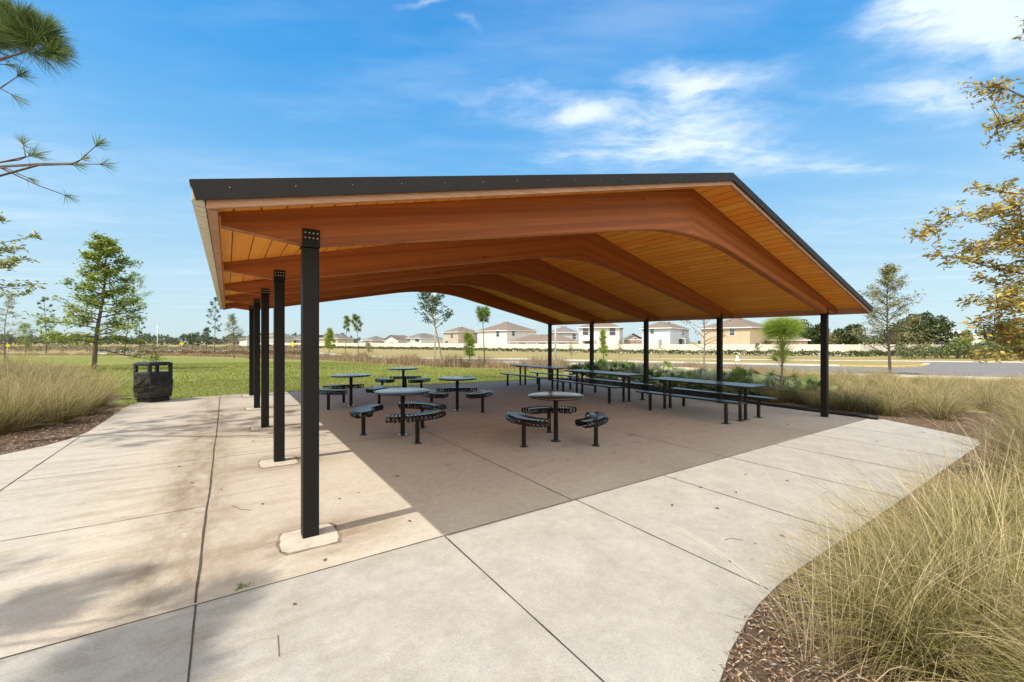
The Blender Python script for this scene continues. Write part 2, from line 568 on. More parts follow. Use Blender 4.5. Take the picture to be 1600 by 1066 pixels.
def mat_timber():
    m, t = material('trim_timber')
    o = t.obj()
    gr = t.noise(t.scale(o, 3, 1.6, 30), 1.0, 5, 0.6, 0.6)
    c = t.mix(t.mapr(gr, 0.3, 0.72), (0.47, 0.27, 0.165), (0.32, 0.16, 0.09))
    vo = t.n('ShaderNodeTexVoronoi'); t.link(t.scale(o, 1.6, 1.6, 9), vo.inputs['Vector']); vo.inputs['Scale'].default_value = 1.0
    c = t.mix(t.mapr(vo.outputs['Distance'], 0.06, 0.14, 0.75, 0, True), c, (0.16, 0.06, 0.03))
    t.out(t.principled(c, 0.7, normal=t.bump(gr, 0.2, 0.004), spec=0.25))
    return m


def mat_ground(name, cols, scale=6, bump=0.6, bd=0.03):
    m, t = material(name)
    o = t.obj()
    a = t.noise(o, scale * 0.08, 5, 0.6)
    b = t.noise(o, scale, 6, 0.7)
    c_ = t.noise(o, scale * 6, 4, 0.7)
    c = t.mix(t.mapr(a, 0.35, 0.65), cols[0], cols[1])
    c = t.mix(t.mapr(b, 0.42, 0.68, 0, 0.75), c, cols[2])
    c = t.mix(t.mapr(c_, 0.5, 0.72, 0, 0.6), c, cols[3])
    t.out(t.principled(c, 0.95, normal=t.bump(t.m('ADD', b, c_), bump, bd), spec=0.1))
    return m


M = {}
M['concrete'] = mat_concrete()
M['joint'] = mat_simple('joint_dirt', (0.055, 0.042, 0.03), 0.95, namp=0.4, nscale=30)
M['rimdirt'] = mat_simple('rim_dirt', (0.17, 0.13, 0.09), 0.95, namp=0.6, nscale=14)
M['pad'] = mat_simple('footing_grout', (0.43, 0.375, 0.30), 0.9, nscale=14, namp=0.16, bump=0.5, bscale=60)
M['planks'] = mat_planks()
M['glulam'] = mat_glulam()
M['timber'] = mat_timber()
M['bronze'] = mat_simple('dark_bronze_metal', (0.020, 0.018, 0.016), 0.55, 0.0, nscale=3, namp=0.12, spec=0.2)
M['post'] = mat_simple('post_paint', (0.011, 0.010, 0.0085), 0.5, 0.0, nscale=30, namp=0.15, bump=0.03, bscale=300, spec=0.18)
M['cream'] = mat_simple('cream_metal', (0.60, 0.56, 0.45), 0.5, nscale=8, namp=0.08)
M['bolt'] = mat_simple('bolt_steel', (0.6, 0.6, 0.58), 0.35, 0.9, namp=0.1)
M['screw'] = mat_simple('screw_head', (0.22, 0.21, 0.20), 0.5, 0.5)
M['black'] = mat_simple('black_coating', (0.006, 0.006, 0.006), 0.12, nscale=40, namp=0.3, bump=0.06, bscale=160, spec=0.6)
M['blacktop'] = mat_simple('black_coated_top', (0.016, 0.017, 0.018), 0.16, nscale=60, namp=0.3, bump=0.10, bscale=220, spec=0.7)
M['bench'] = mat_simple('bench_plank', (0.012, 0.012, 0.012), 0.3, nscale=40, namp=0.2, bump=0.10, bscale=200, spec=0.6)
M['binplastic'] = mat_simple('bin_plastic', (0.010, 0.010, 0.010), 0.5, nscale=60, namp=0.3, bump=0.3, bscale=400)
M['bag'] = mat_simple('bin_liner', (0.008, 0.008, 0.009), 0.26, nscale=9, namp=0.2, spec=0.6)
M['label'] = mat_simple('white_print', (0.6, 0.6, 0.58), 0.6)
M['bark'] = mat_simple('bark', (0.115, 0.085, 0.060), 0.95, nscale=18, namp=0.45, bump=0.9, bscale=30)
M['palebark'] = mat_simple('pale_bark', (0.30, 0.24, 0.19), 0.9, nscale=16, namp=0.35, bump=0.6, bscale=30)
M['leaf'] = mat_foliage('leaves', 0.40)
M['needle'] = mat_foliage('needles', 0.20, 0.45)
M['grass'] = mat_foliage('grass_blades', 0.38, 0.6, 1.5, 0.18)
M['mulch'] = mat_ground('mulch', ((0.175, 0.115, 0.073), (0.235, 0.16, 0.105), (0.075, 0.05, 0.034), (0.33, 0.25, 0.17)), 22, 1.0, 0.03)
M['lawn'] = mat_ground('lawn_soil', ((0.205, 0.215, 0.05), (0.165, 0.185, 0.04), (0.12, 0.14, 0.035), (0.26, 0.255, 0.08)), 9, 0.5, 0.03)
M['field'] = mat_ground('dry_field', ((0.31, 0.24, 0.10), (0.25, 0.215, 0.085), (0.21, 0.175, 0.075), (0.36, 0.29, 0.14)), 2.0, 0.4, 0.05)
M['asphalt'] = mat_ground('asphalt', ((0.175, 0.165, 0.155), (0.20, 0.19, 0.178), (0.15, 0.142, 0.135), (0.22, 0.21, 0.20)), 4, 0.2, 0.01)
M['kerb'] = mat_simple('kerb_concrete', (0.60, 0.55, 0.45), 0.9, nscale=2, namp=0.12)
M['kerb_yellow'] = mat_simple('kerb_paint', (0.55, 0.40, 0.13), 0.8, nscale=2, namp=0.15)
M['vinyl'] = mat_simple('vinyl_fence', (0.66, 0.60, 0.49), 0.6, nscale=1, namp=0.05)
M['white'] = mat_simple('white_paint', (0.74, 0.74, 0.72), 0.5, nscale=5, namp=0.06)
M['pole'] = mat_simple('pale_pole', (0.62, 0.60, 0.56), 0.6, nscale=5, namp=0.08)
M['yellow'] = mat_simple('yellow_sign_paint', (0.78, 0.70, 0.02), 0.5, nscale=5, namp=0.05)
M['signback'] = mat_simple('galvanised', (0.35, 0.35, 0.35), 0.5, 0.3)
M['edging'] = mat_simple('black_edging', (0.014, 0.014, 0.014), 0.5)
M['glass'] = mat_simple('window_glass', (0.05, 0.06, 0.07), 0.12, spec=0.7)
M['chips'] = mat_foliage('bark_chips', 0.0, 0.9, 9.0, 0.3)
M['cord'] = mat_simple('guy_cord', (0.10, 0.09, 0.07), 0.8)


# ------------------------------------------------------------------ ground sheet, split by cover
def in_poly(x, y, poly):
    c = False; n = len(poly); j = n - 1
    for i in range(n):
        xi, yi = poly[i]; xj, yj = poly[j]
        if (yi > y) != (yj > y) and x < (xj - xi) * (y - yi) / (yj - yi) + xi: c = not c
        j = i
    return c


LAWN = [P(*p) for p in ((205, 634), (160, 606), (60, 592), (-250, 590), (-500, 563), (-300, 556.5), (0, 556), (120, 556.3), (250, 557), (390, 560.5),
                        (500, 563.5), (590, 569), (640, 571.5), (690, 574), (780, 577), (872, 579), (884, 584), (880, 592))] + [W(11.2, 10.0), W(5, 9.8), W(-2, 9.2)]
SLAB = [(11.42, -0.72), (11.68, -0.76), (11.35, -1.3), (10.9, -1.95), (10.55, -2.33), (10.1, -2.43), (7.5, -2.42), (5.1, -2.42), (3.4, -2.405), (2.9, -2.40), (2.5, -2.41), (2.2, -2.435), (1.95, -2.475), (1.65, -2.54), (1.36, -2.63), (1.0, -2.76),
        (0.6, -2.94), (-1.0, -3.5), (-4.0, -4.2), (-9.0, -4.6), (-9.0, 1.6), (-6.0, 2.6), (-4.2, 3.7), (-3.1, 4.66), (-2.75, 5.1), (-2.58, 5.5), (-2.48, 6.0),
        (-2.45, 9.35), (-2.3, 9.72), (-1.6, 10.1), (-0.7, 10.36), (2.0, 10.46), (6.0, 10.42), (11.42, 10.42)]
MULCH_L = [(-9.2, 9.6)] + [P(*p) for p in ((160, 606), (60, 592), (-250, 590))] + [(-32, 9), (-16, 1), (-4, 3), (-6, 6)]
MULCH_R = [W(*p) for p in ((11.2, 10.9), (12.6, 11.2), (13.9, 9.5), (14.2, 3), (15.2, -0.5), (17, -5), (15, -11), (3, -11), (-3, -8), (-10, -8), (-10, -3), (1.5, -1.4), (10.2, -1.4), (10.9, -0.2))]


def ground():
    radii = [0.0]
    r = 0.4
    while r < 3000:
        radii.append(r); r *= 1.03 if r < 90 else 1.12
    angs = []
    a = -62.0
    while a < 62.0:
        angs.append(a); a += 0.5
    while a < 298.0 - 1e-6:
        angs.append(a); a += 4.0
    na = len(angs); nr = len(radii)
    V = []
    for r in radii:
        for a in angs:
            x, y = r * math.sin(R(a)), r * math.cos(R(a))
            V.append((x, y, zt(x, y) - 0.014))
    groups = {'lawn': [], 'mulch_bed': [], 'field': []}
    for i in range(nr - 1):
        for j in range(na):
            k = (j + 1) % na
            rm = (radii[i] + radii[i + 1]) / 2
            a0 = angs[j]; a1 = angs[k] if k else 298.0
            am = (a0 + a1) / 2
            x, y = rm * math.sin(R(am)), rm * math.cos(R(am))
            x2, y2 = x + 0.25 * math.sin(y * 3.1 + x), y + 0.25 * math.sin(x * 2.7 - y)
            if in_poly(x2, y2, LAWN): g = 'lawn'
            elif in_poly(x2, y2, MULCH_L) or in_poly(x2, y2, MULCH_R): g = 'mulch_bed'
            else: g = 'field'
            f = (i * na + j, i * na + k, (i + 1) * na + k, (i + 1) * na + j)
            groups[g].append(f)
    for g, fs in groups.items():
        idx = sorted({q_ for f in fs for q_ in f}); mp = {q_: n for n, q_ in enumerate(idx)}
        me = bpy.data.meshes.new(g)
        me.from_pydata([V[q_] for q_ in idx], [], [tuple(mp[q_] for q_ in f) for f in fs])
        me.materials.append(M[{'lawn': 'lawn', 'mulch_bed': 'mulch', 'field': 'field'}[g]])
        me.polygons.foreach_set('use_smooth', [True] * len(fs)); me.update()
        o = bpy.data.objects.new(g, me); COL.objects.link(o); props(o, kind='structure')
        for p in me.polygons:
            break
        me.flip_normals() if me.polygons[len(fs) // 2].normal.z < 0 else None


ground()


def gz(u, v):
    return -GRADE * (X0 + u * UX - v * UY)


def xf_uv(p):
    return (p[0], p[1], p[2] + gz(p[0], p[1]))


def slab():
    import bmesh
    bm = bmesh.new()
    pts = SLAB
    top = [bm.verts.new((p[0], p[1], gz(*p))) for p in pts]
    bot = [bm.verts.new((p[0], p[1], gz(*p) - 0.12)) for p in pts]
    bm.faces.new(top)
    n = len(pts)
    for i in range(n):
        j = (i + 1) % n
        bm.faces.new((top[i], bot[i], bot[j], top[j]))
    bmesh.ops.triangulate(bm, faces=[f for f in bm.faces if len(f.verts) > 4])
    bmesh.ops.recalc_face_normals(bm, faces=bm.faces)

    def strip(a, b, wd, jit=0.0):
        L = math.hypot(b[0] - a[0], b[1] - a[1]); n_ = max(2, int(L / 0.12))
        dx_, dy_ = (b[0] - a[0]) / L, (b[1] - a[1]) / L
        prev = None; off = 0
        for i in range(n_ + 1):
            t_ = i / n_ * L
            off += random.uniform(-jit, jit); off *= 0.9
            ww = wd * random.uniform(0.7, 1.25) / 2
            cx, cy = a[0] + dx_ * t_ - dy_ * off, a[1] + dy_ * t_ + dx_ * off
            p0 = (cx - dy_ * ww, cy + dx_ * ww); p1 = (cx + dy_ * ww, cy - dx_ * ww)
            cur = [bm.verts.new((q_[0], q_[1], gz(*q_) + 0.003)) for q_ in (p0, p1)]
            if prev:
                f = bm.faces.new((prev[0], prev[1], cur[1], cur[0])); f.material_index = 1
                if f.normal.z < 0: f.normal_flip()
            prev = cur
    strip((-0.70, -3.4), (-0.72, -0.56), 0.009, 0.002)
    strip((-0.72, -0.53), (-0.72, 10.34), 0.015, 0.003)
    strip((-8.9, -0.55), (11.4, -0.55), 0.009, 0.001)
    for u_ in (0.92, 2.40, 3.87, 5.42, 6.85, 8.3, 9.75): strip((u_, -0.56), (u_, -2.40), 0.011)
    for u_ in (2.36, 5.38, 8.45): strip((u_, -0.54), (u_, 10.4), 0.010)
    for v_ in (3.12, 6.70): strip((-0.69, v_), (11.4, v_), 0.009)
    for v_ in (1.22, 3.12, 4.93, 6.7, 8.4): strip((-2.46, v_), (-0.73, v_), 0.007)
    strip((-2.49, -0.54), (-2.49, 5.6), 0.012)
    for v_ in (1.22, 3.1): strip((-8.0, v_ - 0.1), (-2.5, v_), 0.007)
    for u_ in (-2.5, -4.1, -5.7): strip((u_, -0.56), (u_, -3.4), 0.010)
    me = bpy.data.meshes.new('concrete_slab'); bm.to_mesh(me); bm.free()
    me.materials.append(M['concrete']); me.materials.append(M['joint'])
    o = bpy.data.objects.new('pavement', me); COL.objects.link(o)
    o.location = (X0, Y0, 0); o.rotation_euler = (0, 0, ROT)
    props(o, kind='structure')


slab()

# ------------------------------------------------------------------ pavilion
SPAN, BAY, NB_ = 10.819, 2.471, 5
EAVE_U, RAKE_V = 0.747, 0.60
PITCH = (4.098 - 2.543) / (SPAN / 2 + EAVE_U)
RIDGE = SPAN / 2
V_END = BAY * 4 + 0.125 + RAKE_V


def ztop(u):
    return 4.098 - PITCH * abs(u - RIDGE)


def zsof(d):
    """underside of the curved beam at distance d inside its post"""
    if d < 0: return 2.375 + 0.065 * min(1, -d / 0.6)
    if d < 4.10: return 2.375 + 0.2 * d
    t_ = d - 4.10
    return 3.195 + 0.2 * t_ - 0.2 * t_ * t_ / (2 * (RIDGE - 4.10))


def pavilion():
    pav = empty('picnic_pavilion', (X0, Y0, 0), ROT, 'open timber pavilion with curved orange-brown beams on black posts', 'pavilion')
    # roof deck in two slopes
    d = MB()
    tb, bb = 0.008, 0.045
    for sgn in (-1, 1):
        ue = RIDGE + sgn * (RIDGE + 0.64)
        pr = [(RIDGE, ztop(RIDGE) - bb), (ue, ztop(ue) - bb), (ue, ztop(ue) - tb), (RIDGE, ztop(RIDGE) - tb)]
        d.prism(pr, -RAKE_V + 0.012, V_END - 0.012)
    deck = d.build('ceiling', M['planks'], pav, xf=xf_uv)
    # metal roof skin
    r = MB()
    for sgn in (-1, 1):
        ue = RIDGE + sgn * (RIDGE + EAVE_U)
        pr = [(RIDGE, ztop(RIDGE) - tb + 0.001), (ue, ztop(ue) - tb + 0.001), (ue, ztop(ue)), (RIDGE, ztop(RIDGE))]
        r.prism(pr, -RAKE_V - 0.004, V_END + 0.004)
        v_ = -RAKE_V + 0.4
        while v_ < V_END:       # standing seams
            pr = [(RIDGE + sgn * 0.05, ztop(RIDGE + sgn * 0.05)), (ue, ztop(ue)), (ue, ztop(ue) + 0.022), (RIDGE + sgn * 0.05, ztop(RIDGE + sgn * 0.05) + 0.022)]
            r.prism(pr, v_, v_ + 0.015); v_ += 0.41
    r.build('roof', M['bronze'], pav, xf=xf_uv)
    # dark rake trims with screws, timber rake boards, eave boards
    for vv, sg in ((-RAKE_V, -1), (V_END, 1)):
        for sgn in (-1, 1):
            ue = RIDGE + sgn * (RIDGE + EAVE_U - 0.001)
            m_ = MB()
            hh = 0.112
            m_.prism([(RIDGE, ztop(RIDGE) - hh), (ue - sgn * 0.03, ztop(ue) - hh), (ue, ztop(ue) + 0.002), (RIDGE, ztop(RIDGE) + 0.002)], vv + sg * 0.004, vv + sg * 0.020)
            # turned drip lip
            m_.prism([(RIDGE, ztop(RIDGE) - hh - 0.004), (ue - sgn * 0.03, ztop(ue) - hh - 0.004), (ue - sgn * 0.03, ztop(ue) - hh + 0.002), (RIDGE, ztop(RIDGE) - hh + 0.002)], vv + sg * 0.018, vv + sg * 0.028)
            tr = m_.build('rake_trim', M['bronze'], pav, xf=xf_uv)
            k = 0.2
            while k < RIDGE + EAVE_U - 0.1 and sg < 0:
                uu = RIDGE + sgn * (RIDGE + EAVE_U - k)
                y0 = vv + sg * 0.020
                s_ = MB(); s_.tube([(uu, y0, ztop(uu) - 0.055), (uu, y0 + sg * 0.005, ztop(uu) - 0.055)], 0.0038, 8)
                s_.build('screw', M['screw'], tr, xf=xf_uv)
                k += 0.36
            b_ = MB()
            ub = RIDGE + sgn * (RIDGE + 0.666)
            b_.prism([(RIDGE, ztop(RIDGE) - 0.170), (ub, ztop(ub) - 0.170), (ub, ztop(ub) - 0.0455), (RIDGE, ztop(RIDGE) - 0.0455)], vv + sg * 0.001, vv - sg * 0.037)
            b_.build('rake_board', M['timber'], pav, xf=xf_uv)
    for sgn in (-1, 1):
        b_ = MB()
        u0, u1 = RIDGE + sgn * (RIDGE + 0.612), RIDGE + sgn * (RIDGE + 0.664)
        b_.prism([(u0, 2.395), (u1, 2.395), (u1, ztop(u1) - 0.0465), (u0, ztop(u0) - 0.0465)], -RAKE_V + 0.038, V_END - 0.038)
        b_.build('eave_board', M['timber'], pav, xf=xf_uv)
        g = MB()
        ua, ub = RIDGE + sgn * (RIDGE + 0.674), RIDGE + sgn * (RIDGE + 0.740)
        za = 2.430
        # ribbed cream eave panel in short pans
        v_ = -RAKE_V + 0.002
        while v_ < V_END - 0.05:
            v1 = min(v_ + 0.128, V_END)
            g.prism([(ua, za), (RIDGE + sgn * (RIDGE + 0.738), za + 0.004), (RIDGE + sgn * (RIDGE + 0.738), za + 0.090), (ua, za + 0.090)], v_ + 0.010, v1)
            g.prism([(ua + sgn * 0.004, za + 0.006), (RIDGE + sgn * (RIDGE + 0.730), za + 0.010), (RIDGE + sgn * (RIDGE + 0.730), za + 0.086), (ua + sgn * 0.004, za + 0.086)], v_, v_ + 0.010)
            v_ = v1
        g.build('eave_panel', M['cream'], pav, xf=xf_uv)
    # beams
    us = [-0.60, -0.45, -0.3, -0.15, 0.0]
    k = 0.25
    while k < RIDGE: us.append(k); k += 0.18 if k > 3.6 else 0.5
    us.append(RIDGE)
    left = [(u_, zsof(u_)) for u_ in us]
    outline = left + [(SPAN - u_, z_) for u_, z_ in reversed(left[:-1])]
    outline += [(SPAN + 0.60, ztop(SPAN + .6) - bb - 0.001), (RIDGE, ztop(RIDGE) - bb - 0.001), (-0.60, ztop(-.6) - bb - 0.001)]
    import bmesh
    bw = 0.130
    for i in range(NB_):
        v0 = i * BAY + (0.125 - bw) / 2 + 0.0
        bm = bmesh.new()
        # strips of quads so that the concave outline shades well
        N = len(us) * 2 - 1
        xs = us + [SPAN - q_ for q_ in reversed(us[:-1])]
        rows = []
        for x_ in xs:
            dd = x_ if x_ <= RIDGE else SPAN - x_
            zb, zt_ = zsof(dd), ztop(x_) - bb - 0.001
            c4 = [bm.verts.new((x_, vq, zq + gz(x_, vq))) for vq, zq in ((v0, zb), (v0 + bw, zb), (v0 + bw, zt_), (v0, zt_))]
            rows.append(c4)
        for a, b in zip(rows, rows[1:]):
            for q_ in range(4):
                w_ = (q_ + 1) % 4
                bm.faces.new((a[q_], a[w_], b[w_], b[q_]))
        bm.faces.new(rows[0]); bm.faces.new(rows[-1][::-1])
        bmesh.ops.recalc_face_normals(bm, faces=bm.faces)
        bev = [e for e in bm.edges if abs(e.verts[0].co.x - e.verts[1].co.x) > 1e-4 and all(abs(vt.co.z - gz(vt.co.x, vt.co.y) - zsof(min(vt.co.x, SPAN - vt.co.x))) < 1e-3 for vt in e.verts)]
        bmesh.ops.bevel(bm, geom=bev, offset=0.010, segments=2, affect='EDGES')
        me = bpy.data.meshes.new('beam'); bm.to_mesh(me); bm.free()
        me.materials.append(M['glulam'])
        o = bpy.data.objects.new('beam', me); COL.objects.link(o); o.parent = pav
    # posts
    for i in range(NB_):
        for side in (0, 1):
            uc = 0 if side == 0 else SPAN
            vc = i * BAY + 0.0625
            g = gz(uc, vc)
            m_ = MB()
            m_.bbox((uc, vc, (g - 0.05 + 2.361 + g) / 2), (0.122, 0.125, 2.361 + 0.05), 0.008)
            post = m_.build('post', M['post'], pav)
            c_ = MB()
            c_.box((uc, vc, g + 2.366), (0.134, 0.150, 0.010))
            for sg in (-1, 1):
                c_.box((uc, vc + sg * (0.065 + 0.0055), g + 2.371 + 0.068), (0.128, 0.009, 0.136))
            cap = c_.build('cap_plate', M['post'], post)
            sg = -1
            for a in range(4):
                for bq in range(2):
                    p0 = (uc - 0.045 + a * 0.030, vc + sg * 0.0755, g + 2.435 + bq * 0.040)
                    b_ = MB(); b_.tube([p0, (p0[0], p0[1] + sg * 0.006, p0[2])], 0.0068, 6)
                    b_.build('bolt', M['bolt'], post)
            if side == 0:
                # rough grout pad round the foot
                p_ = MB(); n = 22; vs = []
                for k in range(n):
                    th = 2 * math.pi * k / n
                    sq = 1 / max(abs(math.cos(th)), abs(math.sin(th)))
                    rr = (0.195 + random.uniform(-0.008, 0.008)) * min(sq, 1.28)
                    vs.append((uc - 0.012 + rr * math.cos(th) * 1.06, vc - 0.06 + rr * math.sin(th)))
                lo = [(x, y, gz(x, y) - 0.02) for x, y in vs]; hi = [(x, y, gz(x, y) + 0.006) for x, y in vs]
                p_.add(lo + hi, [tuple(range(n, 2 * n))] + [(k, (k + 1) % n, n + (k + 1) % n, n + k) for k in range(n)])
                p_.build('footing_pad', M['pad'], post)
                q_ = MB(); rim = []
                for x, y in vs:
                    k_ = 1.06 + random.uniform(0, 0.10); rim.append((uc - 0.012 + (x - uc + 0.012) * k_, vc - 0.06 + (y - vc + 0.06) * k_))
                q_.add([(x, y, gz(x, y) - 0.01) for x, y in rim] + [(x, y, gz(x, y) + 0.003) for x, y in rim], [tuple(range(n, 2 * n))] + [(k, (k + 1) % n, n + (k + 1) % n, n + k) for k in range(n)])
                q_.build('footing_joint', M['rimdirt'], post)
    return pav


pavilion()

# ------------------------------------------------------------------ copies
def children(o):
    return list(o.children)


def copy_tree(o, parent=None):
    c = o.copy(); COL.objects.link(c); c.parent = parent
    for ch in children(o): copy_tree(ch, c)
    return c


def place(o, x, y, rz, label, scale=1.0, dz=0.0, copy=True):
    c = copy_tree(o) if copy else o
    c.location = (x, y, zt(x, y) + dz); c.rotation_euler = (0, 0, rz)
    c.scale = (scale,) * 3 if not isinstance(scale, tuple) else scale
    c['label'] = label
    return c


# ------------------------------------------------------------------ furniture
def make_round_table():
    t_ = empty('round_table', (0, 0, 0), 0, 'table', 'table', 'round tables under the pavilion')
    m_ = MB()
    m_.lathe([(0.02, 0.722), (0.425, 0.722), (0.448, 0.727), (0.457, 0.738), (0.457, 0.750), (0.452, 0.757), (0.440, 0.760), (0.02, 0.760)], 56)
    m_.build('tabletop', M['blacktop'], t_)
    m_ = MB(); m_.lathe([(0.038, 0.004), (0.038, 0.700), (0.10, 0.704), (0.10, 0.721)], 20)
    m_.build('pedestal', M['black'], t_)
    m_ = MB(); m_.lathe([(0.085, -0.01), (0.085, 0.008), (0.080, 0.010)], 20)
    m_.build('base_plate', M['black'], t_)
    return t_


def make_curved_bench():
    b = empty('curved_bench', (0, 0, 0), 0, 'bench', 'bench', 'curved slatted benches round the tables')
    # local origin is the bench post; the table centre lies at x = -0.66
    rc = 0.66; m_ = MB(); half = R(37); ns = 17
    prof = [(0.625, 0.374), (0.575, 0.368), (0.530, 0.370), (0.503, 0.386), (0.493, 0.414), (0.505, 0.442), (0.545, 0.456), (0.66, 0.450), (0.785, 0.456), (0.825, 0.442), (0.840, 0.414), (0.832, 0.386), (0.805, 0.370), (0.760, 0.368), (0.700, 0.374)]
    for k in range(ns):
        th = -half + 2 * half * k / (ns - 1)
        pull = 1 - 0.16 * (abs(th) / half) ** 4      # ends of the bench are rounded off
        e = Vector((math.cos(th), math.sin(th), 0)); s_ = Vector((-math.sin(th), math.cos(th), 0))
        pts = []
        for r_, z in prof:
            rr = rc + (r_ - rc) * pull
            pts.append(e * rr + Vector((-rc, 0, z)))
        vs = []; n = len(pts)
        for i, p in enumerate(pts):
            tdir = (pts[min(i + 1, n - 1)] - pts[max(i - 1, 0)]).normalized()
            nn = s_.cross(tdir)
            for a, b_ in ((-1, -1), (1, -1), (1, 1), (-1, 1)):
                vs.append(p + s_ * 0.0155 * a * (0.8 + 0.4 * (prof[i][0] - 0.5)) + nn * 0.006 * b_)
        fs = [(0, 1, 2, 3), (4 * n - 1, 4 * n - 2, 4 * n - 3, 4 * n - 4)]
        for i in range(n - 1):
            for q_ in range(4):
                fs.append((i * 4 + q_, i * 4 + (q_ + 1) % 4, i * 4 + 4 + (q_ + 1) % 4, i * 4 + 4 + q_))
        m_.add(vs, fs)
    m_.build('seat', M['black'], b)
    m_ = MB()
    for rr in (0.56, 0.77):
        m_.tube([(rr * math.cos(a) - rc, rr * math.sin(a), 0.432) for a in np.linspace(-half * 0.97, half * 0.97, 17)], 0.0095, 8)
    m_.build('frame', M['black'], b)
    m_ = MB()
    m_.lathe([(0.035, 0.004), (0.035, 0.40), (0.06, 0.405), (0.06, 0.421)], 16)
    m_.build('post', M['black'], b)
    m_ = MB(); m_.box((0, 0, 0.002), (0.11, 0.11, 0.014)); m_.build('base_plate', M['black'], b)
    return b


def furniture():
    rt = make_round_table(); cb = make_curved_bench()
    where = {
        0: (3.88, 1.48, (-179, -58, 60), 'nearest to the open front on the right'),
        1: (1.90, 3.16, (148, -90, 38), 'front left'),
        2: (1.91, 6.78, (-150, 92, -26), 'far left, just right of the front post'),
        3: (3.90, 8.67, (183, 64, -57), 'farthest back by the lawn'),
        4: (3.87, 4.99, (-177, 63, -57), 'middle'),
    }
    tl = ['glossy round black pedestal table nearest the sunlit edge of the floor', 'round black pedestal table at front left, close behind the first post',
          'round black pedestal table seen just right of the big front post', 'round black pedestal table farthest back, against the lawn',
          'round black pedestal table in the middle, behind the two front ones']
    bl = [('left', 'right', 'behind the pedestal'), ('left', 'in front', 'behind the pedestal'), ('left front', 'behind the pedestal', 'right'),
          ('left', 'behind the pedestal', 'right'), ('left', 'behind the pedestal', 'right')]
    tn = ['table nearest the sunlit floor edge', 'front left round table', 'round table beside the front post', 'farthest round table by the lawn', 'middle round table']
    first = True
    for i, (u_, v_, angs, _) in where.items():
        x, y = W(u_, v_)
        place(rt, x, y, R(20 * i), tl[i], copy=i > 0)
        for k, a in enumerate(angs):
            th = R(a) + ROT
            bx, by = x + 0.66 * math.cos(th), y + 0.66 * math.sin(th)
            place(cb, bx, by, th, 'curved black bench %s of the %s' % (bl[i][k], tn[i]), copy=not first)
            first = False
    # rectangular tables with straight benches
    pt = empty('picnic_table', (0, 0, 0), 0, 'table', 'table', 'long tables along the right side')
    m_ = MB(); m_.bbox((0, 0, 0.748), (0.72, 2.54, 0.034), 0.010); m_.build('tabletop', M['bench'], pt)
    m_ = MB(); m_.box((0, 0, 0.722), (0.05, 2.2, 0.018))
    for y in (-0.93, 0.93): m_.box((0, y, 0.712), (0.60, 0.05, 0.036))
    m_.build('frame', M['black'], pt)
    for y in (-0.93, 0.93):
        for x in (-0.115, 0.115):
            m_ = MB(); m_.bbox((x, y, 0.343), (0.058, 0.058, 0.70), 0.008); lg = m_.build('leg', M['black'], pt)
            m_ = MB(); m_.box((x, y, 0.0), (0.15, 0.11, 0.014)); m_.build('foot_plate', M['black'], lg)
    sb = empty('straight_bench', (0, 0, 0), 0, 'bench', 'bench', 'straight benches along the long tables')
    m_ = MB(); m_.bbox((0, 0, 0.446), (0.27, 2.54, 0.032), 0.010); m_.build('seat', M['bench'], sb)
    for y in (-0.93, 0.93):
        m_ = MB(); m_.bbox((0, y, 0.215), (0.062, 0.062, 0.43), 0.008)
        lg = m_.build('leg', M['black'], sb)
        m_ = MB(); m_.box((0, y, 0.0), (0.15, 0.13, 0.014)); m_.box((0, y, 0.421), (0.22, 0.05, 0.018)); m_.build('foot_plate', M['black'], lg)
    names = ['nearest', 'middle', 'farthest']
    fb = False
    for i, vc in enumerate((1.75, 4.92, 7.97)):
        x, y = W(8.62, vc)
        place(pt, x, y, ROT, '%s of the three long black metal tables along the right posts' % names[i], copy=i > 0)
        for k, (u_, s_) in enumerate(((7.93, 'floor side'), (9.32, 'shrub side'))):
            x, y = W(u_, vc)
            place(sb, x, y, ROT, 'straight black bench on the %s of the %s long table' % (s_, names[i]), copy=fb)
            fb = True


furniture()


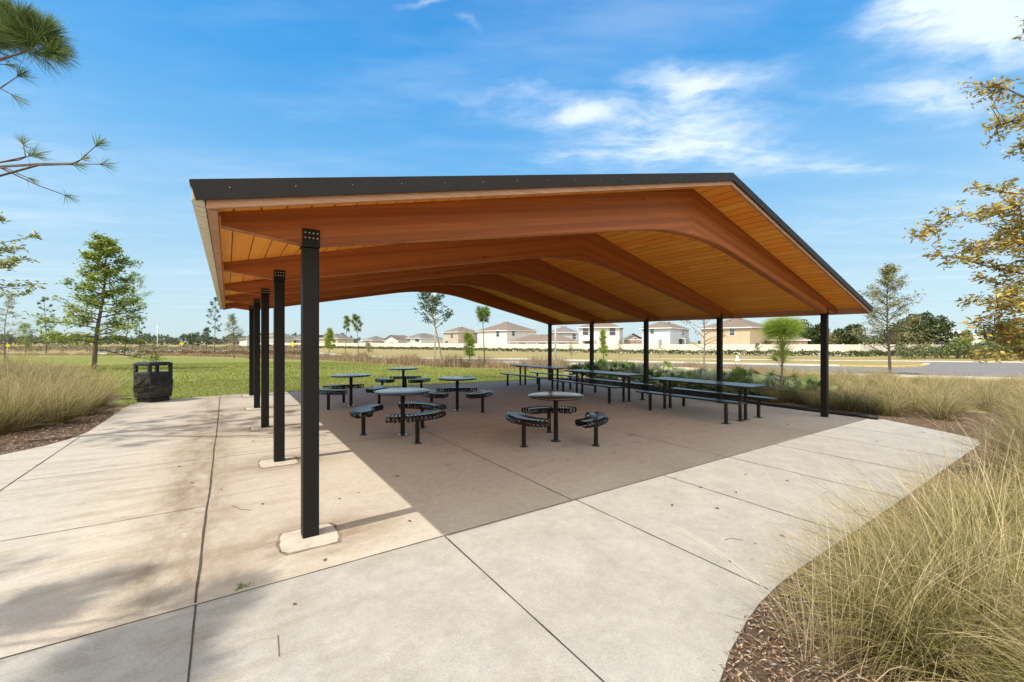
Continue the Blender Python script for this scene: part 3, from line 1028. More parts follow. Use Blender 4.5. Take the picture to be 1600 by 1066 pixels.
def trash_can():
    x, y = -8.93, 10.27
    t_ = empty('trash_can', (x, y, zt(x, y)), R(-16), 'square black litter bin with open hood and sagging bag, beside the lawn', 'litter bin')
    m_ = MB(); m_.bbox((0, 0, 0.045), (0.46, 0.46, 0.10), 0.012); m_.build('base', M['binplastic'], t_)
    m_ = MB(); m_.bbox((0, 0, 0.35), (0.53, 0.53, 0.50), 0.02)
    for z in (0.16, 0.22): m_.bbox((0, 0, z), (0.54, 0.54, 0.025), 0.008)
    m_.build('body', M['binplastic'], t_)
    h = MB()
    h.bbox((0, 0, 0.665), (0.55, 0.55, 0.125), 0.015)
    for sx in (-1, 1):
        for sy in (-1, 1):
            h.bbox((sx * 0.235, sy * 0.235, 0.80), (0.07, 0.07, 0.20), 0.008)
    h.bbox((0, 0, 0.925), (0.55, 0.55, 0.07), 0.015)
    h.bbox((0, 0, 0.965), (0.47, 0.47, 0.02), 0.008)
    h.build('hood', M['binplastic'], t_)
    # wrinkled liner hanging over all four sides
    import bmesh
    m_ = MB(); n = 96; rows = 22; vs = []
    for j in range(rows):
        f = j / (rows - 1); z = 0.615 - 0.40 * f
        for i in range(n):
            th = 2 * math.pi * i / n
            c, s_ = math.cos(th), math.sin(th)
            sq = 1 / (abs(c) ** 22 + abs(s_) ** 22) ** (1 / 22)
            fold = 0.012 * math.sin(7 * th + 6 * f + 0.8 * math.sin(2 * th)) * math.sin(math.pi * min(1, f * 1.1)) + 0.004 * math.sin(15 * th - 7 * f) * f
            rr = 0.272 + 0.6 * fold + 0.008 * math.sin(math.pi * f)
            zz = z + (0.03 * math.sin(5 * th + 1) + 0.02 * math.sin(11 * th)) * f
            vs.append((rr * sq * c, rr * sq * s_, zz))
    fs = [(j * n + i, j * n + (i + 1) % n, (j + 1) * n + (i + 1) % n, (j + 1) * n + i) for j in range(rows - 1) for i in range(n)]
    m_.add(vs, fs, 0, True)
    bag = m_.build('bin_liner', M['bag'], t_)
    m_ = MB(); m_.box((-0.302, -0.12, 0.245), (0.003, 0.12, 0.022)); m_.build('printed_strip', M['label'], bag)


trash_can()


# edging along the right side of the floor
def edging():
    m_ = MB()
    pts = [(11.50 + 0.02 * math.sin(k * 1.1), v_, gz(11.5, v_) + 0.035 + 0.008 * math.sin(k * 1.7)) for k, v_ in enumerate(np.linspace(-0.72, 10.3, 30))]
    m_.tube(pts, 0.040, 8)
    o = m_.build('bed_edging', M['edging'])
    o.location = (X0, Y0, 0); o.rotation_euler = (0, 0, ROT)
    props(o, 'low black plastic edging between the shaded floor and the shrub bed', 'edging')


edging()


# ------------------------------------------------------------------ road
def resample(pts, n):
    pts = [Vector((*p, 0)) for p in pts]
    L = [0]
    for a, b in zip(pts, pts[1:]): L.append(L[-1] + (b - a).length)
    out = []
    for i in range(n):
        t_ = L[-1] * i / (n - 1)
        k = max(j for j in range(len(L)) if L[j] <= t_ + 1e-9)
        if k == len(pts) - 1: out.append(pts[-1]); continue
        out.append(pts[k].lerp(pts[k + 1], (t_ - L[k]) / (L[k + 1] - L[k])))
    return out


def ribbon(name, E1, E2, n, m, mat, dz, thick=0.0):
    a = resample(E1, n); b = resample(E2, n)
    vs = []; fs = []
    for i in range(n):
        for j in range(m + 1):
            p = a[i].lerp(b[i], j / m); vs.append((p.x, p.y, zt(p.x, p.y) + dz))
    for i in range(n - 1):
        for j in range(m):
            q_ = i * (m + 1) + j
            fs.append((q_, q_ + 1, q_ + m + 2, q_ + m + 1))
    if thick:
        base = len(vs)
        vs += [(x, y, z - thick) for x, y, z in vs]
        for i in range(n - 1):
            for j in (0, m):
                q_ = i * (m + 1) + j; r_ = q_ + m + 1
                fs.append((q_, r_, r_ + base, q_ + base))
        for i in (0, n - 1):
            for j in range(m):
                q_ = i * (m + 1) + j; fs.append((q_, q_ + 1, q_ + 1 + base, q_ + base))
    mb = MB(); mb.add(vs, fs, 0, False)
    return mb.build(name, mat)


def ppx(pts): return [P(*p) for p in pts]


E1 = ppx([(1900, 570), (1600, 567.3), (1480, 566.2), (1380, 565.2), (1290, 564.8), (1150, 563), (1000, 562.3), (850, 562.2), (700, 561.3), (600, 559.8), (480, 551), (340, 548.8), (150, 548)])
E2 = ppx([(1900, 604), (1600, 593.5), (1480, 591), (1395, 588.6), (1290, 586), (1150, 581), (1000, 574), (850, 568.5), (700, 565.8), (600, 563.4), (480, 554.5), (340, 553.5), (150, 552.5)])
props(ribbon('road', E1, E2, 110, 8, M['asphalt'], 0.03), kind='structure')


def offset_line(pts, d):
    rs = resample(pts, 60); out1 = []; out2 = []
    for i, p in enumerate(rs):
        t_ = (rs[min(i + 1, 59)] - rs[max(i - 1, 0)]).normalized(); nrm = Vector((-t_.y, t_.x, 0))
        out1.append((p.x, p.y)); out2.append((p.x + nrm.x * d, p.y + nrm.y * d))
    return out1, out2


a_, b_ = offset_line(E1, -0.35); props(ribbon('kerb', a_, b_, 80, 1, M['kerb'], 0.15, 0.2), kind='structure')
a_, b_ = offset_line(E2, 0.30); props(ribbon('kerb', a_, b_, 80, 1, M['kerb'], 0.13, 0.2), kind='structure')
# grass island with painted kerb
isl_near = ppx([(1446, 570.3), (1436, 573.2), (1400, 574.2), (1290, 572.5), (1150, 569.5), (1000, 566.6), (880, 564)])
isl_far = ppx([(1444, 569.2), (1425, 567.2), (1385, 566.6), (1290, 566.0), (1150, 564.2), (1000, 562.6), (880, 561)])
props(ribbon('median_grass', isl_near, isl_far, 60, 6, M['field'], 0.16, 0.15), kind='structure')
a_, b_ = offset_line(isl_near, 0.35)
for lo_, hi_, mt_ in ((0, 5, 'kerb'), (4, 22, 'kerb_yellow'), (21, 60, 'kerb')):
    props(ribbon('kerb', a_[lo_:hi_], b_[lo_:hi_], 40, 1, M[mt_], 0.175, 0.2), kind='structure')


# ------------------------------------------------------------------ grasses
def clump(name, n, rad, hmin, hmax, spread, droop, width, cbase, ctip, seed, k=6, straw=0.3, cstraw=(0.60, 0.50, 0.32), rtip=0.35):
    g = np.random.default_rng(seed)
    ph = g.uniform(0, 2 * np.pi, n); r0 = rad * np.sqrt(g.uniform(0, 1, n))
    base = np.stack([r0 * np.cos(ph), r0 * np.sin(ph), np.full(n, -0.02)], 1)
    az = ph + g.normal(0, 0.7, n)
    out = np.stack([np.cos(az), np.sin(az), np.zeros(n)], 1)
    lean = np.abs(g.normal(0, 1, n)) * spread + 0.08
    L = g.uniform(hmin, hmax, n)
    t = np.linspace(0, 1, k)[None, :]
    ang = lean[:, None] + droop * (t ** 1.5) * g.uniform(0.3, 1.6, (n, 1))
    ang = np.minimum(ang, 2.3)
    dr = np.sin(ang); dzv = np.cos(ang)
    step = (L / (k - 1))[:, None]
    cr = np.concatenate([np.zeros((n, 1)), np.cumsum(dr[:, :-1] * step, 1)], 1)
    cz = np.concatenate([np.zeros((n, 1)), np.cumsum(dzv[:, :-1] * step, 1)], 1)
    wob = g.normal(0, 0.02, (n, 1)) * t ** 2
    sidev = np.stack([-np.sin(az), np.cos(az), np.zeros(n)], 1)
    Pp = base[:, None, :] + out[:, None, :] * cr[..., None] + np.array([0, 0, 1.0])[None, None] * cz[..., None] + sidev[:, None, :] * wob[..., None] * L[:, None, None] * 3
    wd = width * g.uniform(0.6, 1.4, (n, 1)) * (1 - 0.75 * t ** 1.5)
    tw = g.uniform(0, np.pi, n)
    side = unit(sidev * np.cos(tw)[:, None] + np.array([0, 0, 1.0]) * np.sin(tw)[:, None] * 0.6)
    mixf = np.clip(t * 1.2 - 0.35 + g.normal(0, 0.22, (n, 1)), 0, 1)[..., None]
    col = np.array(cbase)[None, None] * (1 - mixf) + np.array(ctip)[None, None] * mixf
    isst = (g.uniform(0, 1, n) < straw)[:, None, None]
    col = np.where(isst, np.array(cstraw)[None, None] * np.ones_like(col), col)
    col = col * g.uniform(0.55, 1.25, (n, 1, 1))
    nt = int(n * 0.30)                        # dead thatch low in the clump
    Pp[:nt, :, 2] *= 0.38; Pp[:nt, :, :2] *= 0.8
    col[:nt] = np.array([0.20, 0.135, 0.07])[None, None] * g.uniform(0.4, 1.6, (nt, 1, 1))
    rb = RB(); rb.ribbons(Pp, wd, side, col)
    return rb.mesh(name, M['grass'])


GREEN = (0.17, 0.20, 0.045); STRAW = (0.46, 0.37, 0.19); PALE = (0.56, 0.46, 0.29)
muhly = [clump('ornamental_grass', 820, 0.18, 0.50, 1.05, 0.45, 0.9, 0.0056, (0.16, 0.175, 0.03), (0.50, 0.38, 0.17), 100 + i, cstraw=(0.60, 0.47, 0.27)) for i in range(4)]
muhly_near = [clump('ornamental_grass', 1900, 0.21, 0.40, 1.10, 0.60, 1.3, 0.0040, (0.14, 0.165, 0.025), (0.50, 0.40, 0.17), 200 + i, k=8, straw=0.25, cstraw=(0.60, 0.47, 0.27)) for i in range(3)]
muhly_left = [clump('ornamental_grass', 1300, 0.17, 0.45, 1.05, 0.34, 0.75, 0.0042, (0.15, 0.18, 0.025), (0.50, 0.39, 0.17), 250 + i, k=7, straw=0.3, cstraw=(0.64, 0.51, 0.30)) for i in range(2)]
stalks = [clump('ornamental_grass', 130, 0.22, 0.8, 1.35, 0.34, 0.6, 0.0036, (0.42, 0.36, 0.12), (0.74, 0.58, 0.36), 300 + i, k=8, straw=0.5, cstraw=(0.80, 0.66, 0.44)) for i in range(2)]
greenc = [clump('grass_tuft', 900, 0.15, 0.45, 0.85, 0.38, 0.8, 0.0040, (0.085, 0.115, 0.030), (0.22, 0.22, 0.09), 400 + i, straw=0.12) for i in range(2)]
farc = [clump('ornamental_grass', 420, 0.22, 0.5, 0.95, 0.40, 0.8, 0.0100, (0.28, 0.25, 0.09), (0.52, 0.41, 0.23), 500 + i, k=5) for i in range(3)]


def put_mesh(name, me, x, y, rz, sc, label, cat, group, dz=0.0):
    o = bpy.data.objects.new(name, me); COL.objects.link(o)
    o.location = (x, y, zt(x, y) - 0.012 + dz); o.rotation_euler = (0, 0, rz); o.scale = (sc, sc, sc * random.uniform(0.9, 1.1))
    return props(o, label, cat, group)


def scatter(poly_test, bounds, mind, n_max, tries=6000):
    pts = []
    for _ in range(tries):
        x = random.uniform(bounds[0], bounds[1]); y = random.uniform(bounds[2], bounds[3])
        if not poly_test(x, y): continue
        if all((x - a) ** 2 + (y - b) ** 2 > mind ** 2 for a, b in pts):
            pts.append((x, y))
            if len(pts) >= n_max: break
    return pts


SLABW = [W(*p) for p in SLAB]


def slab_dist(x, y):
    best = 1e9
    for i in range(len(SLABW)):
        ax_, ay_ = SLABW[i]; bx_, by_ = SLABW[(i + 1) % len(SLABW)]
        dx_, dy_ = bx_ - ax_, by_ - ay_
        t_ = max(0, min(1, ((x - ax_) * dx_ + (y - ay_) * dy_) / (dx_ * dx_ + dy_ * dy_)))
        best = min(best, math.hypot(x - ax_ - dx_ * t_, y - ay_ - dy_ * t_))
    return -best if in_poly(x, y, SLABW) else best


# left bed
ex = [P(20, 672), P(85, 662), P(128, 648), P(148, 636)]
for x, y in ex:
    put_mesh('ornamental_grass', random.choice(muhly_left), x, y, random.uniform(0, 6.28), 1.12, 'dense yellow-green grass clump at the front edge of the left mulch bed', 'ornamental grass', 'grass clumps at the front of the left bed')
lp = scatter(lambda x, y: in_poly(x, y, MULCH_L) and slab_dist(x, y) > 1.05 and y > 5.6 and x < -0.96 * y - 1.0, (-26, -8, 5, 16), 0.62, 120)
for x, y in lp:
    put_mesh('ornamental_grass', random.choice(muhly), x, y, random.uniform(0, 6.28), random.uniform(0.98, 1.22), 'wispy straw-coloured grass clump inside the left mulch bed', 'ornamental grass', 'grass clumps in the left bed')


# right foreground
def right_ok(x, y):
    u_, v_ = UV(x, y)
    return v_ < -2.9 and slab_dist(x, y) > 0.42 and math.hypot(x, y) > 1.5 and x > 0.9


rp = scatter(right_ok, (0.8, 13, 0.6, 8.5), 0.46, 140)
for x, y in rp:
    d = slab_dist(x, y); u_, v_ = UV(x, y)
    if d < 1.0 and y < 3.4: continue
    if d < 0.6 and random.random() < 0.5: continue
    if math.hypot(x, y) < 6:
        put_mesh('ornamental_grass', random.choice(muhly_near), x, y, random.uniform(0, 6.28), random.uniform(0.72, 1.0), 'yellow-green ornamental grass in the foreground beside the sunlit walk', 'ornamental grass', 'foreground grass clumps')
    else:
        put_mesh('ornamental_grass', random.choice(muhly), x, y, random.uniform(0, 6.28), random.uniform(0.80, 1.0), 'yellow-green ornamental grass in the foreground beside the sunlit walk', 'ornamental grass', 'foreground grass clumps')
for (px, py, sc) in ((1450, 950, 0.85), (1405, 1010, 0.75), (1530, 900, 0.9), (1555, 990, 1.0), (1480, 1050, 0.9), (1600, 860, 0.9)):
    x, y = P(px, py)
    put_mesh('ornamental_grass', random.choice(muhly_near), x, y, random.uniform(0, 6.28), sc, 'yellow-green ornamental grass in the foreground beside the sunlit walk', 'ornamental grass', 'foreground grass clumps')
for (px, py, sc) in ((1270, 1020, 0.62), (1350, 1040, 0.8), (1490, 1010, 0.95), (1560, 930, 1.0), (1600, 1060, 1.0), (1460, 860, 0.8), (1385, 900, 0.65), (1520, 800, 0.9), (1580, 760, 1.0)):
    x, y = P(px, py)
    if slab_dist(x, y) < 0.2: continue
    put_mesh('ornamental_grass', random.choice(stalks), x, y, random.uniform(0, 6.28), sc, 'thin clump of tall pale seed stalks at the near right', 'ornamental grass', 'tall pale stalk clumps in the foreground')


# right bed beyond the floor, towards the road
def beyond(x, y):
    u_, v_ = UV(x, y)
    if slab_dist(x, y) < 0.9: return False
    if not (u_ > 12.3 and v_ > -6): return False
    px = 800 + F_PX * x / y; py = CY + F_PX * (EYE - zt(x, y)) / y
    if 1395 < px and py < 612 and py > 586: return random.random() < 0.10
    return py > 592 - max(0, (1180 - px)) * 0.03 and px > 1085


bp_ = scatter(beyond, (5.5, 26, 4.5, 20), 0.66, 190, 9000)
for x, y in bp_:
    put_mesh('ornamental_grass', random.choice(muhly), x, y, random.uniform(0, 6.28), random.uniform(0.70, 0.95), 'dry straw grass clump in the bed between the pavilion and the road', 'ornamental grass', 'dry grass clumps in the bed by the road')
gl = ['dark green grass tuft just left of the staked pine by the edging', 'dark green grass tuft right of the staked pine by the edging', 'broad dark green tuft left of the front right post',
      'spiky dark green tuft right of the front right post', 'small dark green tuft at the corner of the floor', 'low green tuft behind the end of the nearest long table']
for k, (px, py) in enumerate(((1185, 622), (1258, 634), (1283, 637), (1328, 646), (1368, 650), (1160, 616))):
    x, y = P(px, py)
    put_mesh('grass_tuft', greenc[k % 2], x + 0.25, y + 0.45, k * 1.1, (0.85, 0.95, 0.9, 0.9, 0.8, 0.8)[k], gl[k], 'grass tuft', 'dark green tufts along the edging')


def strip_stuff():
    """the long far beds of dry grass, one mass"""
    rb = RB(); g = np.random.default_rng(5)
    lines = [([(-300, 556), (0, 555.5), (130, 555.5), (250, 556), (390, 559)], 2.8, 15000, 0.75), ([(390, 559.5), (500, 562.5), (590, 568), (640, 571), (690, 573.5), (780, 576), (872, 578.5), (885, 582)], 2.6, 26000, 0.86),
             ([(885, 582), (960, 577), (1040, 576), (1130, 580), (1250, 590)], 3.2, 9000, 0.55)]
    for pts, depth, n, hh in lines:
        rs = resample([P(*p) for p in pts], 400)
        ii = g.integers(0, 399, n)
        A = np.array([[rs[i].x, rs[i].y] for i in range(400)])
        B = A[ii]; tang = A[np.minimum(ii + 1, 399)] - A[ii]; L = np.linalg.norm(A[1] - A[0]) + 0.2
        away = unit(B)
        pos = B + away * (g.uniform(0, 1, n) ** 0.8 * depth)[:, None] + g.normal(0, 0.25, (n, 2))
        patch = 0.7 + 0.4 * np.sin(pos[:, 0] * 1.7 + 2 * np.sin(pos[:, 1])) * np.sin(pos[:, 1] * 1.1 + pos[:, 0] * 0.5)
        H = hh * patch * g.uniform(0.5, 1.15, n)
        z0 = np.array([zt(a, b) for a, b in pos]) - 0.05
        az = g.uniform(0, 2 * np.pi, n); ln = np.abs(g.normal(0, 0.35, n))
        t = np.linspace(0, 1, 3)[None, :]
        Pp = np.zeros((n, 3, 3))
        Pp[..., 0] = pos[:, 0:1] + np.cos(az)[:, None] * ln[:, None] * H[:, None] * t ** 1.6
        Pp[..., 1] = pos[:, 1:2] + np.sin(az)[:, None] * ln[:, None] * H[:, None] * t ** 1.6
        Pp[..., 2] = z0[:, None] + H[:, None] * t * (1 - 0.25 * ln[:, None] * t)
        wd = 0.030 * g.uniform(0.6, 1.6, (n, 1)) * (1 - 0.7 * t)
        tw = g.uniform(0, 2 * np.pi, n); side = np.stack([np.cos(tw), np.sin(tw), np.zeros(n)], 1)
        pk = g.uniform(0, 1, (n, 1, 1))
        c = np.where(pk < 0.6, np.array([0.40, 0.275, 0.165])[None, None], np.where(pk < 0.85, np.array([0.50, 0.39, 0.22])[None, None], np.array([0.19, 0.19, 0.07])[None, None]))
        c = c * g.uniform(0.7, 1.2, (n, 1, 1)) * np.ones((1, 3, 1))
        rb.ribbons(Pp, wd, side, c)
    o = rb.build('dry_grass_strip', M['grass'])
    props(o, 'long belt of pinkish dry ornamental grass along the far side of the lawn', 'dry grass', kind='stuff')


strip_stuff()


def cover(name, test, bounds, n, h, wd, cols, label, cat, seed, dens=None):
    g = np.random.default_rng(seed)
    x = g.uniform(bounds[0], bounds[1], n); y = g.uniform(bounds[2], bounds[3], n)
    keep = np.array([test(a, b) for a, b in zip(x, y)])
    x, y = x[keep], y[keep]; n = len(x)
    z0 = np.array([zt(a, b) for a, b in zip(x, y)]) - 0.017
    az = g.uniform(0, 2 * np.pi, n); H = h * g.uniform(0.5, 1.3, n); ln = g.uniform(0.1, 0.9, n)
    t = np.array([0, 0.55, 1.0])[None, :]
    Pp = np.zeros((n, 3, 3))
    Pp[..., 0] = x[:, None] + np.cos(az)[:, None] * ln[:, None] * H[:, None] * t ** 1.6
    Pp[..., 1] = y[:, None] + np.sin(az)[:, None] * ln[:, None] * H[:, None] * t ** 1.6
    Pp[..., 2] = z0[:, None] + H[:, None] * t
    w_ = wd * (1 - 0.8 * t) * np.ones((n, 1)) * g.uniform(0.7, 1.4, (n, 1))
    tw = g.uniform(0, 2 * np.pi, n); side = np.stack([np.cos(tw), np.sin(tw), np.zeros(n)], 1)
    ci = g.integers(0, len(cols), n)
    patch = 1 + 0.25 * np.sin(x * 0.9 + 1.5 * np.sin(y * 0.6)) * np.sin(y * 0.7 - 0.4 * x)
    c = np.array(cols)[ci][:, None, :] * patch[:, None, None] * g.uniform(0.45, 1.45, (n, 1, 1)) * np.ones((1, 3, 1))
    rb = RB(); rb.ribbons(Pp, w_, side, c)
    o = rb.build(name, M['grass']); props(o, label, cat, kind='stuff')


lawn_cols = [(0.25, 0.28, 0.05), (0.31, 0.33, 0.07), (0.20, 0.235, 0.04), (0.42, 0.39, 0.13), (0.28, 0.29, 0.055)]


def lawn_near(x, y):
    return in_poly(x, y, LAWN) and slab_dist(x, y) > 0.03


cover('lawn_grass', lambda x, y: math.hypot(x, y) < 19.5 and lawn_near(x, y), (-19, 4, 9, 19.5), 110000, 0.05, 0.010, lawn_cols, 'short mown green grass growing over the lawn', 'grass', 1)
cover('lawn_grass', lambda x, y: 18.5 < math.hypot(x, y) and in_poly(x, y, LAWN), (-34, 5, 14, 34), 110000, 0.055, 0.022, lawn_cols, 'short mown green grass on the far part of the lawn', 'grass', 2)


def field_ok(x, y):
    d = math.hypot(x, y)
    if d < 26 or d > 75 or in_poly(x, y, LAWN): return False
    return True


def chips(name, pts_fn, n, label, seed, smin=0.02, smax=0.07):
    g = np.random.default_rng(seed)
    P2 = np.array([pts_fn(g) for _ in range(n)])
    z = np.array([zt(a, b) for a, b in P2]) - 0.012 + g.uniform(0, 0.02, n)
    C0 = np.concatenate([P2, z[:, None]], 1)
    a = g.uniform(0, 2 * np.pi, n); axis = unit(np.stack([np.cos(a), np.sin(a), g.normal(0, 0.22, n)], 1))
    nor = unit(np.cross(np.cross(axis, np.array([0, 0, 1.0])), axis) + g.normal(0, 0.3, (n, 3)))
    nor = unit(nor - axis * np.sum(nor * axis, 1, keepdims=True))
    L = g.uniform(smin, smax, n); wd = L * g.uniform(0.08, 0.32, n)
    pal = np.array([(0.24, 0.15, 0.09), (0.34, 0.24, 0.15), (0.13, 0.085, 0.055), (0.44, 0.34, 0.23), (0.19, 0.13, 0.085), (0.30, 0.27, 0.23), (0.34, 0.19, 0.10)])
    c = pal[g.integers(0, len(pal), n)] * g.uniform(0.7, 1.3, (n, 1))
    rb = RB(); rb.leaves(C0, axis, nor, L, wd, c)
    o = rb.build(name, M['chips']); props(o, label, 'mulch', kind='stuff')


def near_right(g):
    while True:
        u_ = g.uniform(0.8, 12.5); v_ = -2.45 - abs(g.normal(0, 0.7))
        x, y = W(u_, v_)
        if slab_dist(x, y) > -0.02 - 0.10 * (g.uniform() < 0.01): return (x, y)


def near_right2(g):
    while True:
        u_ = g.uniform(11.4, 14); v_ = g.uniform(-3, 10)
        x, y = W(u_, v_)
        if slab_dist(x, y) > 0.02: return (x, y)


def near_left(g):
    while True:
        x = g.uniform(-12, -6.4); y = g.uniform(5.0, 11)
        d = slab_dist(x, y)
        if 0 < d < 1.6 and in_poly(x, y, MULCH_L): return (x, y)


chips('bark_mulch', near_right, 45000, 'brown shredded bark and pine straw beside the sunlit walk', 21, 0.008, 0.045)
chips('bark_mulch', near_right2, 16000, 'shaded bark mulch behind the black edging', 22, 0.02, 0.06)
chips('bark_mulch', near_left, 12000, 'brown shredded bark along the left bed', 23, 0.02, 0.07)


# fallen leaves and twigs on the concrete
def litter():
    m_ = MB()
    m_.add([(-0.03, 0, 0.004), (0, -0.014, 0.010), (0.034, 0.002, 0.006), (0.002, 0.015, 0.012)], [(0, 1, 2), (0, 2, 3)])
    leaf = m_.build('dead_leaf', mat_simple('dead_leaf', (0.12, 0.06, 0.03), 0.8, nscale=40, namp=0.4))
    props(leaf, 'small curled brown leaf lying on the concrete', 'fallen leaf', 'fallen leaves on the concrete')
    spots = [(1277, 833), (1190, 805), (1120, 795), (1150, 770), (1230, 752), (1305, 742), (1415, 757), (1443, 676), (1370, 690), (1390, 665), (1095, 762), (1180, 850), (345, 765), (410, 788), (560, 770), (620, 745),
             (530, 780), (395, 690), (820, 760), (1140, 878), (700, 700), (1011, 668), (1076, 665), (960, 708), (1260, 668), (1230, 664), (995, 681), (640, 815), (508, 876), (460, 945), (280, 730), (300, 755), (1222, 838), (1165, 742), (1050, 790), (1335, 800), (1290, 770)]
    for i, (px, py) in enumerate(spots):
        x, y = P(px, py)
        o = leaf if i == 0 else leaf.copy()
        if i: COL.objects.link(o)
        o.location = (x, y, zt(x, y) + 0.002); o.rotation_euler = (0, 0, random.uniform(0, 6.28))
        s_ = random.uniform(0.4, 1.0); o.scale = (s_ * random.uniform(0.8, 1.4), s_, s_)
    tl_ = ['thin curved twig on the concrete left of the first post', 'thin straight twig on the bare front walk', 'thin bent twig on the concrete at the right']
    tm = mat_simple('twig', (0.13, 0.075, 0.04), 0.9)
    for i, pts in enumerate((((362, 790), (375, 797), (392, 798)), ((434, 994), (435, 1010), (436, 1027)), ((1132, 845), (1142, 842), (1160, 845)))):
        q_ = [P(*p) for p in pts]
        m_ = MB(); m_.tube([(a, b, zt(a, b) + 0.006) for a, b in q_], 0.0018, 5)
        props(m_.build('twig', tm), tl_[i], 'twig')
    # weed in the joint
    rb = RB(); g = np.random.default_rng(3); n = 40
    x, y = P(379, 917)
    c0 = np.stack([g.normal(0, 0.02, n), g.normal(0, 0.02, n), np.full(n, 0.004)], 1)
    a = g.uniform(0, 6.28, n); ax3 = unit(np.stack([np.cos(a), np.sin(a), g.uniform(0.1, 0.6, n)], 1)); nn = unit(np.cross(np.cross(ax3, [0, 0, 1.0]), ax3))
    rb.leaves(c0, ax3, nn, g.uniform(0.01, 0.025, n), g.uniform(0.008, 0.012, n), np.tile([0.18, 0.24, 0.06], (n, 1)))
    o = rb.build('weed', M['leaf'], None, (x, y, zt(x, y))); props(o, 'tiny green weed growing in the joint of the front walk', 'weed')


litter()


# ------------------------------------------------------------------ trees
def branch_path(p0, d, L, n, wander, up, rnd):
    pts = [Vector(p0)]; d = Vector(d).normalized()
    for i in range(n):
        d = (d + Vector((rnd.gauss(0, wander), rnd.gauss(0, wander), rnd.gauss(0, wander) + up))).normalized()
        pts.append(pts[-1] + d * (L / n))
    return pts


def leaf_batch(rb, tips, n_per, spread, size, cols, g, flat=0.5, aspect=0.5):
    if not len(tips): return
    T = np.array([tuple(t_) for t_ in tips])
    T = np.repeat(T, n_per, axis=0); n = len(T)
    C0 = T + g.normal(0, spread, (n, 3))
    a = g.uniform(0, 2 * np.pi, n)
    axis = unit(np.stack([np.cos(a), np.sin(a), g.normal(0, 0.5, n)], 1))
    nor = unit(np.stack([g.normal(0, 1 - flat, n), g.normal(0, 1 - flat, n), np.ones(n)], 1))
    nor = unit(nor - axis * np.sum(nor * axis, 1, keepdims=True))
    L = size * g.uniform(0.6, 1.35, n)
    cl = np.repeat(g.uniform(0.72, 1.25, (len(tips), 1)), n_per, axis=0)
    c = np.array(cols)[g.integers(0, len(cols), n)] * g.uniform(0.8, 1.2, (n, 1)) * cl
    rb.leaves(C0, axis, nor, L, L * aspect, c)


def leafy_tree(name, x, y, H, crown0, Rc, label, nbr=26, ntw=5, nleaf=5, lsize=0.09, cols=None, seed=1, shape=0.5, up=0.35, tr=0.08, spread=0.09, bark='bark', cat='tree', group=None, sides=6):
    rnd = random.Random(seed); g = np.random.default_rng(seed)
    t_ = empty(name, (x, y, zt(x, y) - 0.04), 0, label, cat, group)
    wood = MB()
    trunk = branch_path((0, 0, 0), (0, 0, 1), H * 0.96, 9, 0.035, 0.05, rnd)
    wood.tube(trunk, [max(0.008, tr * (1 - 0.86 * i / 9)) for i in range(10)], 9)
    tips = []
    for k in range(nbr):
        f = (k + 0.5) / nbr
        h = crown0 + (H * 0.94 - crown0) * f ** 0.92
        i = min(8, int(h / (H * 0.96) * 9)); fr = h / (H * 0.96) * 9 - i
        p0 = trunk[i].lerp(trunk[i + 1], min(1, fr))
        prof = math.sin(math.pi * min(1, (f * (1 - shape) + shape * 0.5 + 0.08))) if shape < 0.9 else 1
        prof = (1 - f) ** 0.9 * 0.95 + 0.08 if shape == 0 else prof
        L = Rc * prof * rnd.uniform(0.55, 1.15)
        a = k * 2.4 + rnd.uniform(-0.4, 0.4)
        el = up + 0.28 * f
        d = (math.cos(a) * math.cos(el), math.sin(a) * math.cos(el), math.sin(el))
        pts = branch_path(p0, d, L, 6, 0.10, 0.015, rnd)
        r0 = tr * 0.36 * (1 - 0.6 * f) + 0.004
        wood.tube(pts, [r0 * (1 - 0.82 * j / 6) for j in range(7)], sides)
        for q_ in range(ntw):
            j = rnd.randint(2, 6) if q_ else 6
            b0 = pts[j]
            aa = a + rnd.choice((-1, 1)) * rnd.uniform(0.3, 1.2)
            dd = (math.cos(aa), math.sin(aa), rnd.uniform(-0.15, 0.6))
            tw = branch_path(b0, dd, L * rnd.uniform(0.16, 0.40) + 0.1, 3, 0.15, 0.02, rnd)
            wood.tube(tw, [r0 * 0.32, r0 * 0.24, r0 * 0.16, r0 * 0.08], 4)
            for w_ in range(5):
                s_ = rnd.uniform(0.15, 1) * 3; jj = min(2, int(s_))
                tips.append(tw[jj].lerp(tw[jj + 1], s_ - jj))
        for w_ in range(5):
            s_ = rnd.uniform(0.35, 1) * 6; jj = min(5, int(s_)); tips.append(pts[jj].lerp(pts[jj + 1], s_ - jj))
    wood.build('trunk', M[bark], t_)
    rb = RB(); leaf_batch(rb, tips, nleaf, spread, lsize, cols, g)
    rb.build('crown', M['leaf'], t_)
    return t_


OAKG = [(0.22, 0.29, 0.05), (0.30, 0.36, 0.07), (0.15, 0.21, 0.04), (0.38, 0.42, 0.10)]
OLIVE = [(0.28, 0.28, 0.10), (0.35, 0.33, 0.13), (0.20, 0.21, 0.08), (0.42, 0.37, 0.18)]
GOLD = [(0.52, 0.38, 0.09), (0.46, 0.38, 0.09), (0.34, 0.33, 0.08), (0.58, 0.41, 0.15), (0.30, 0.27, 0.08)]
DARKG = [(0.05, 0.075, 0.022), (0.075, 0.10, 0.03), (0.04, 0.06, 0.02), (0.10, 0.12, 0.04)]


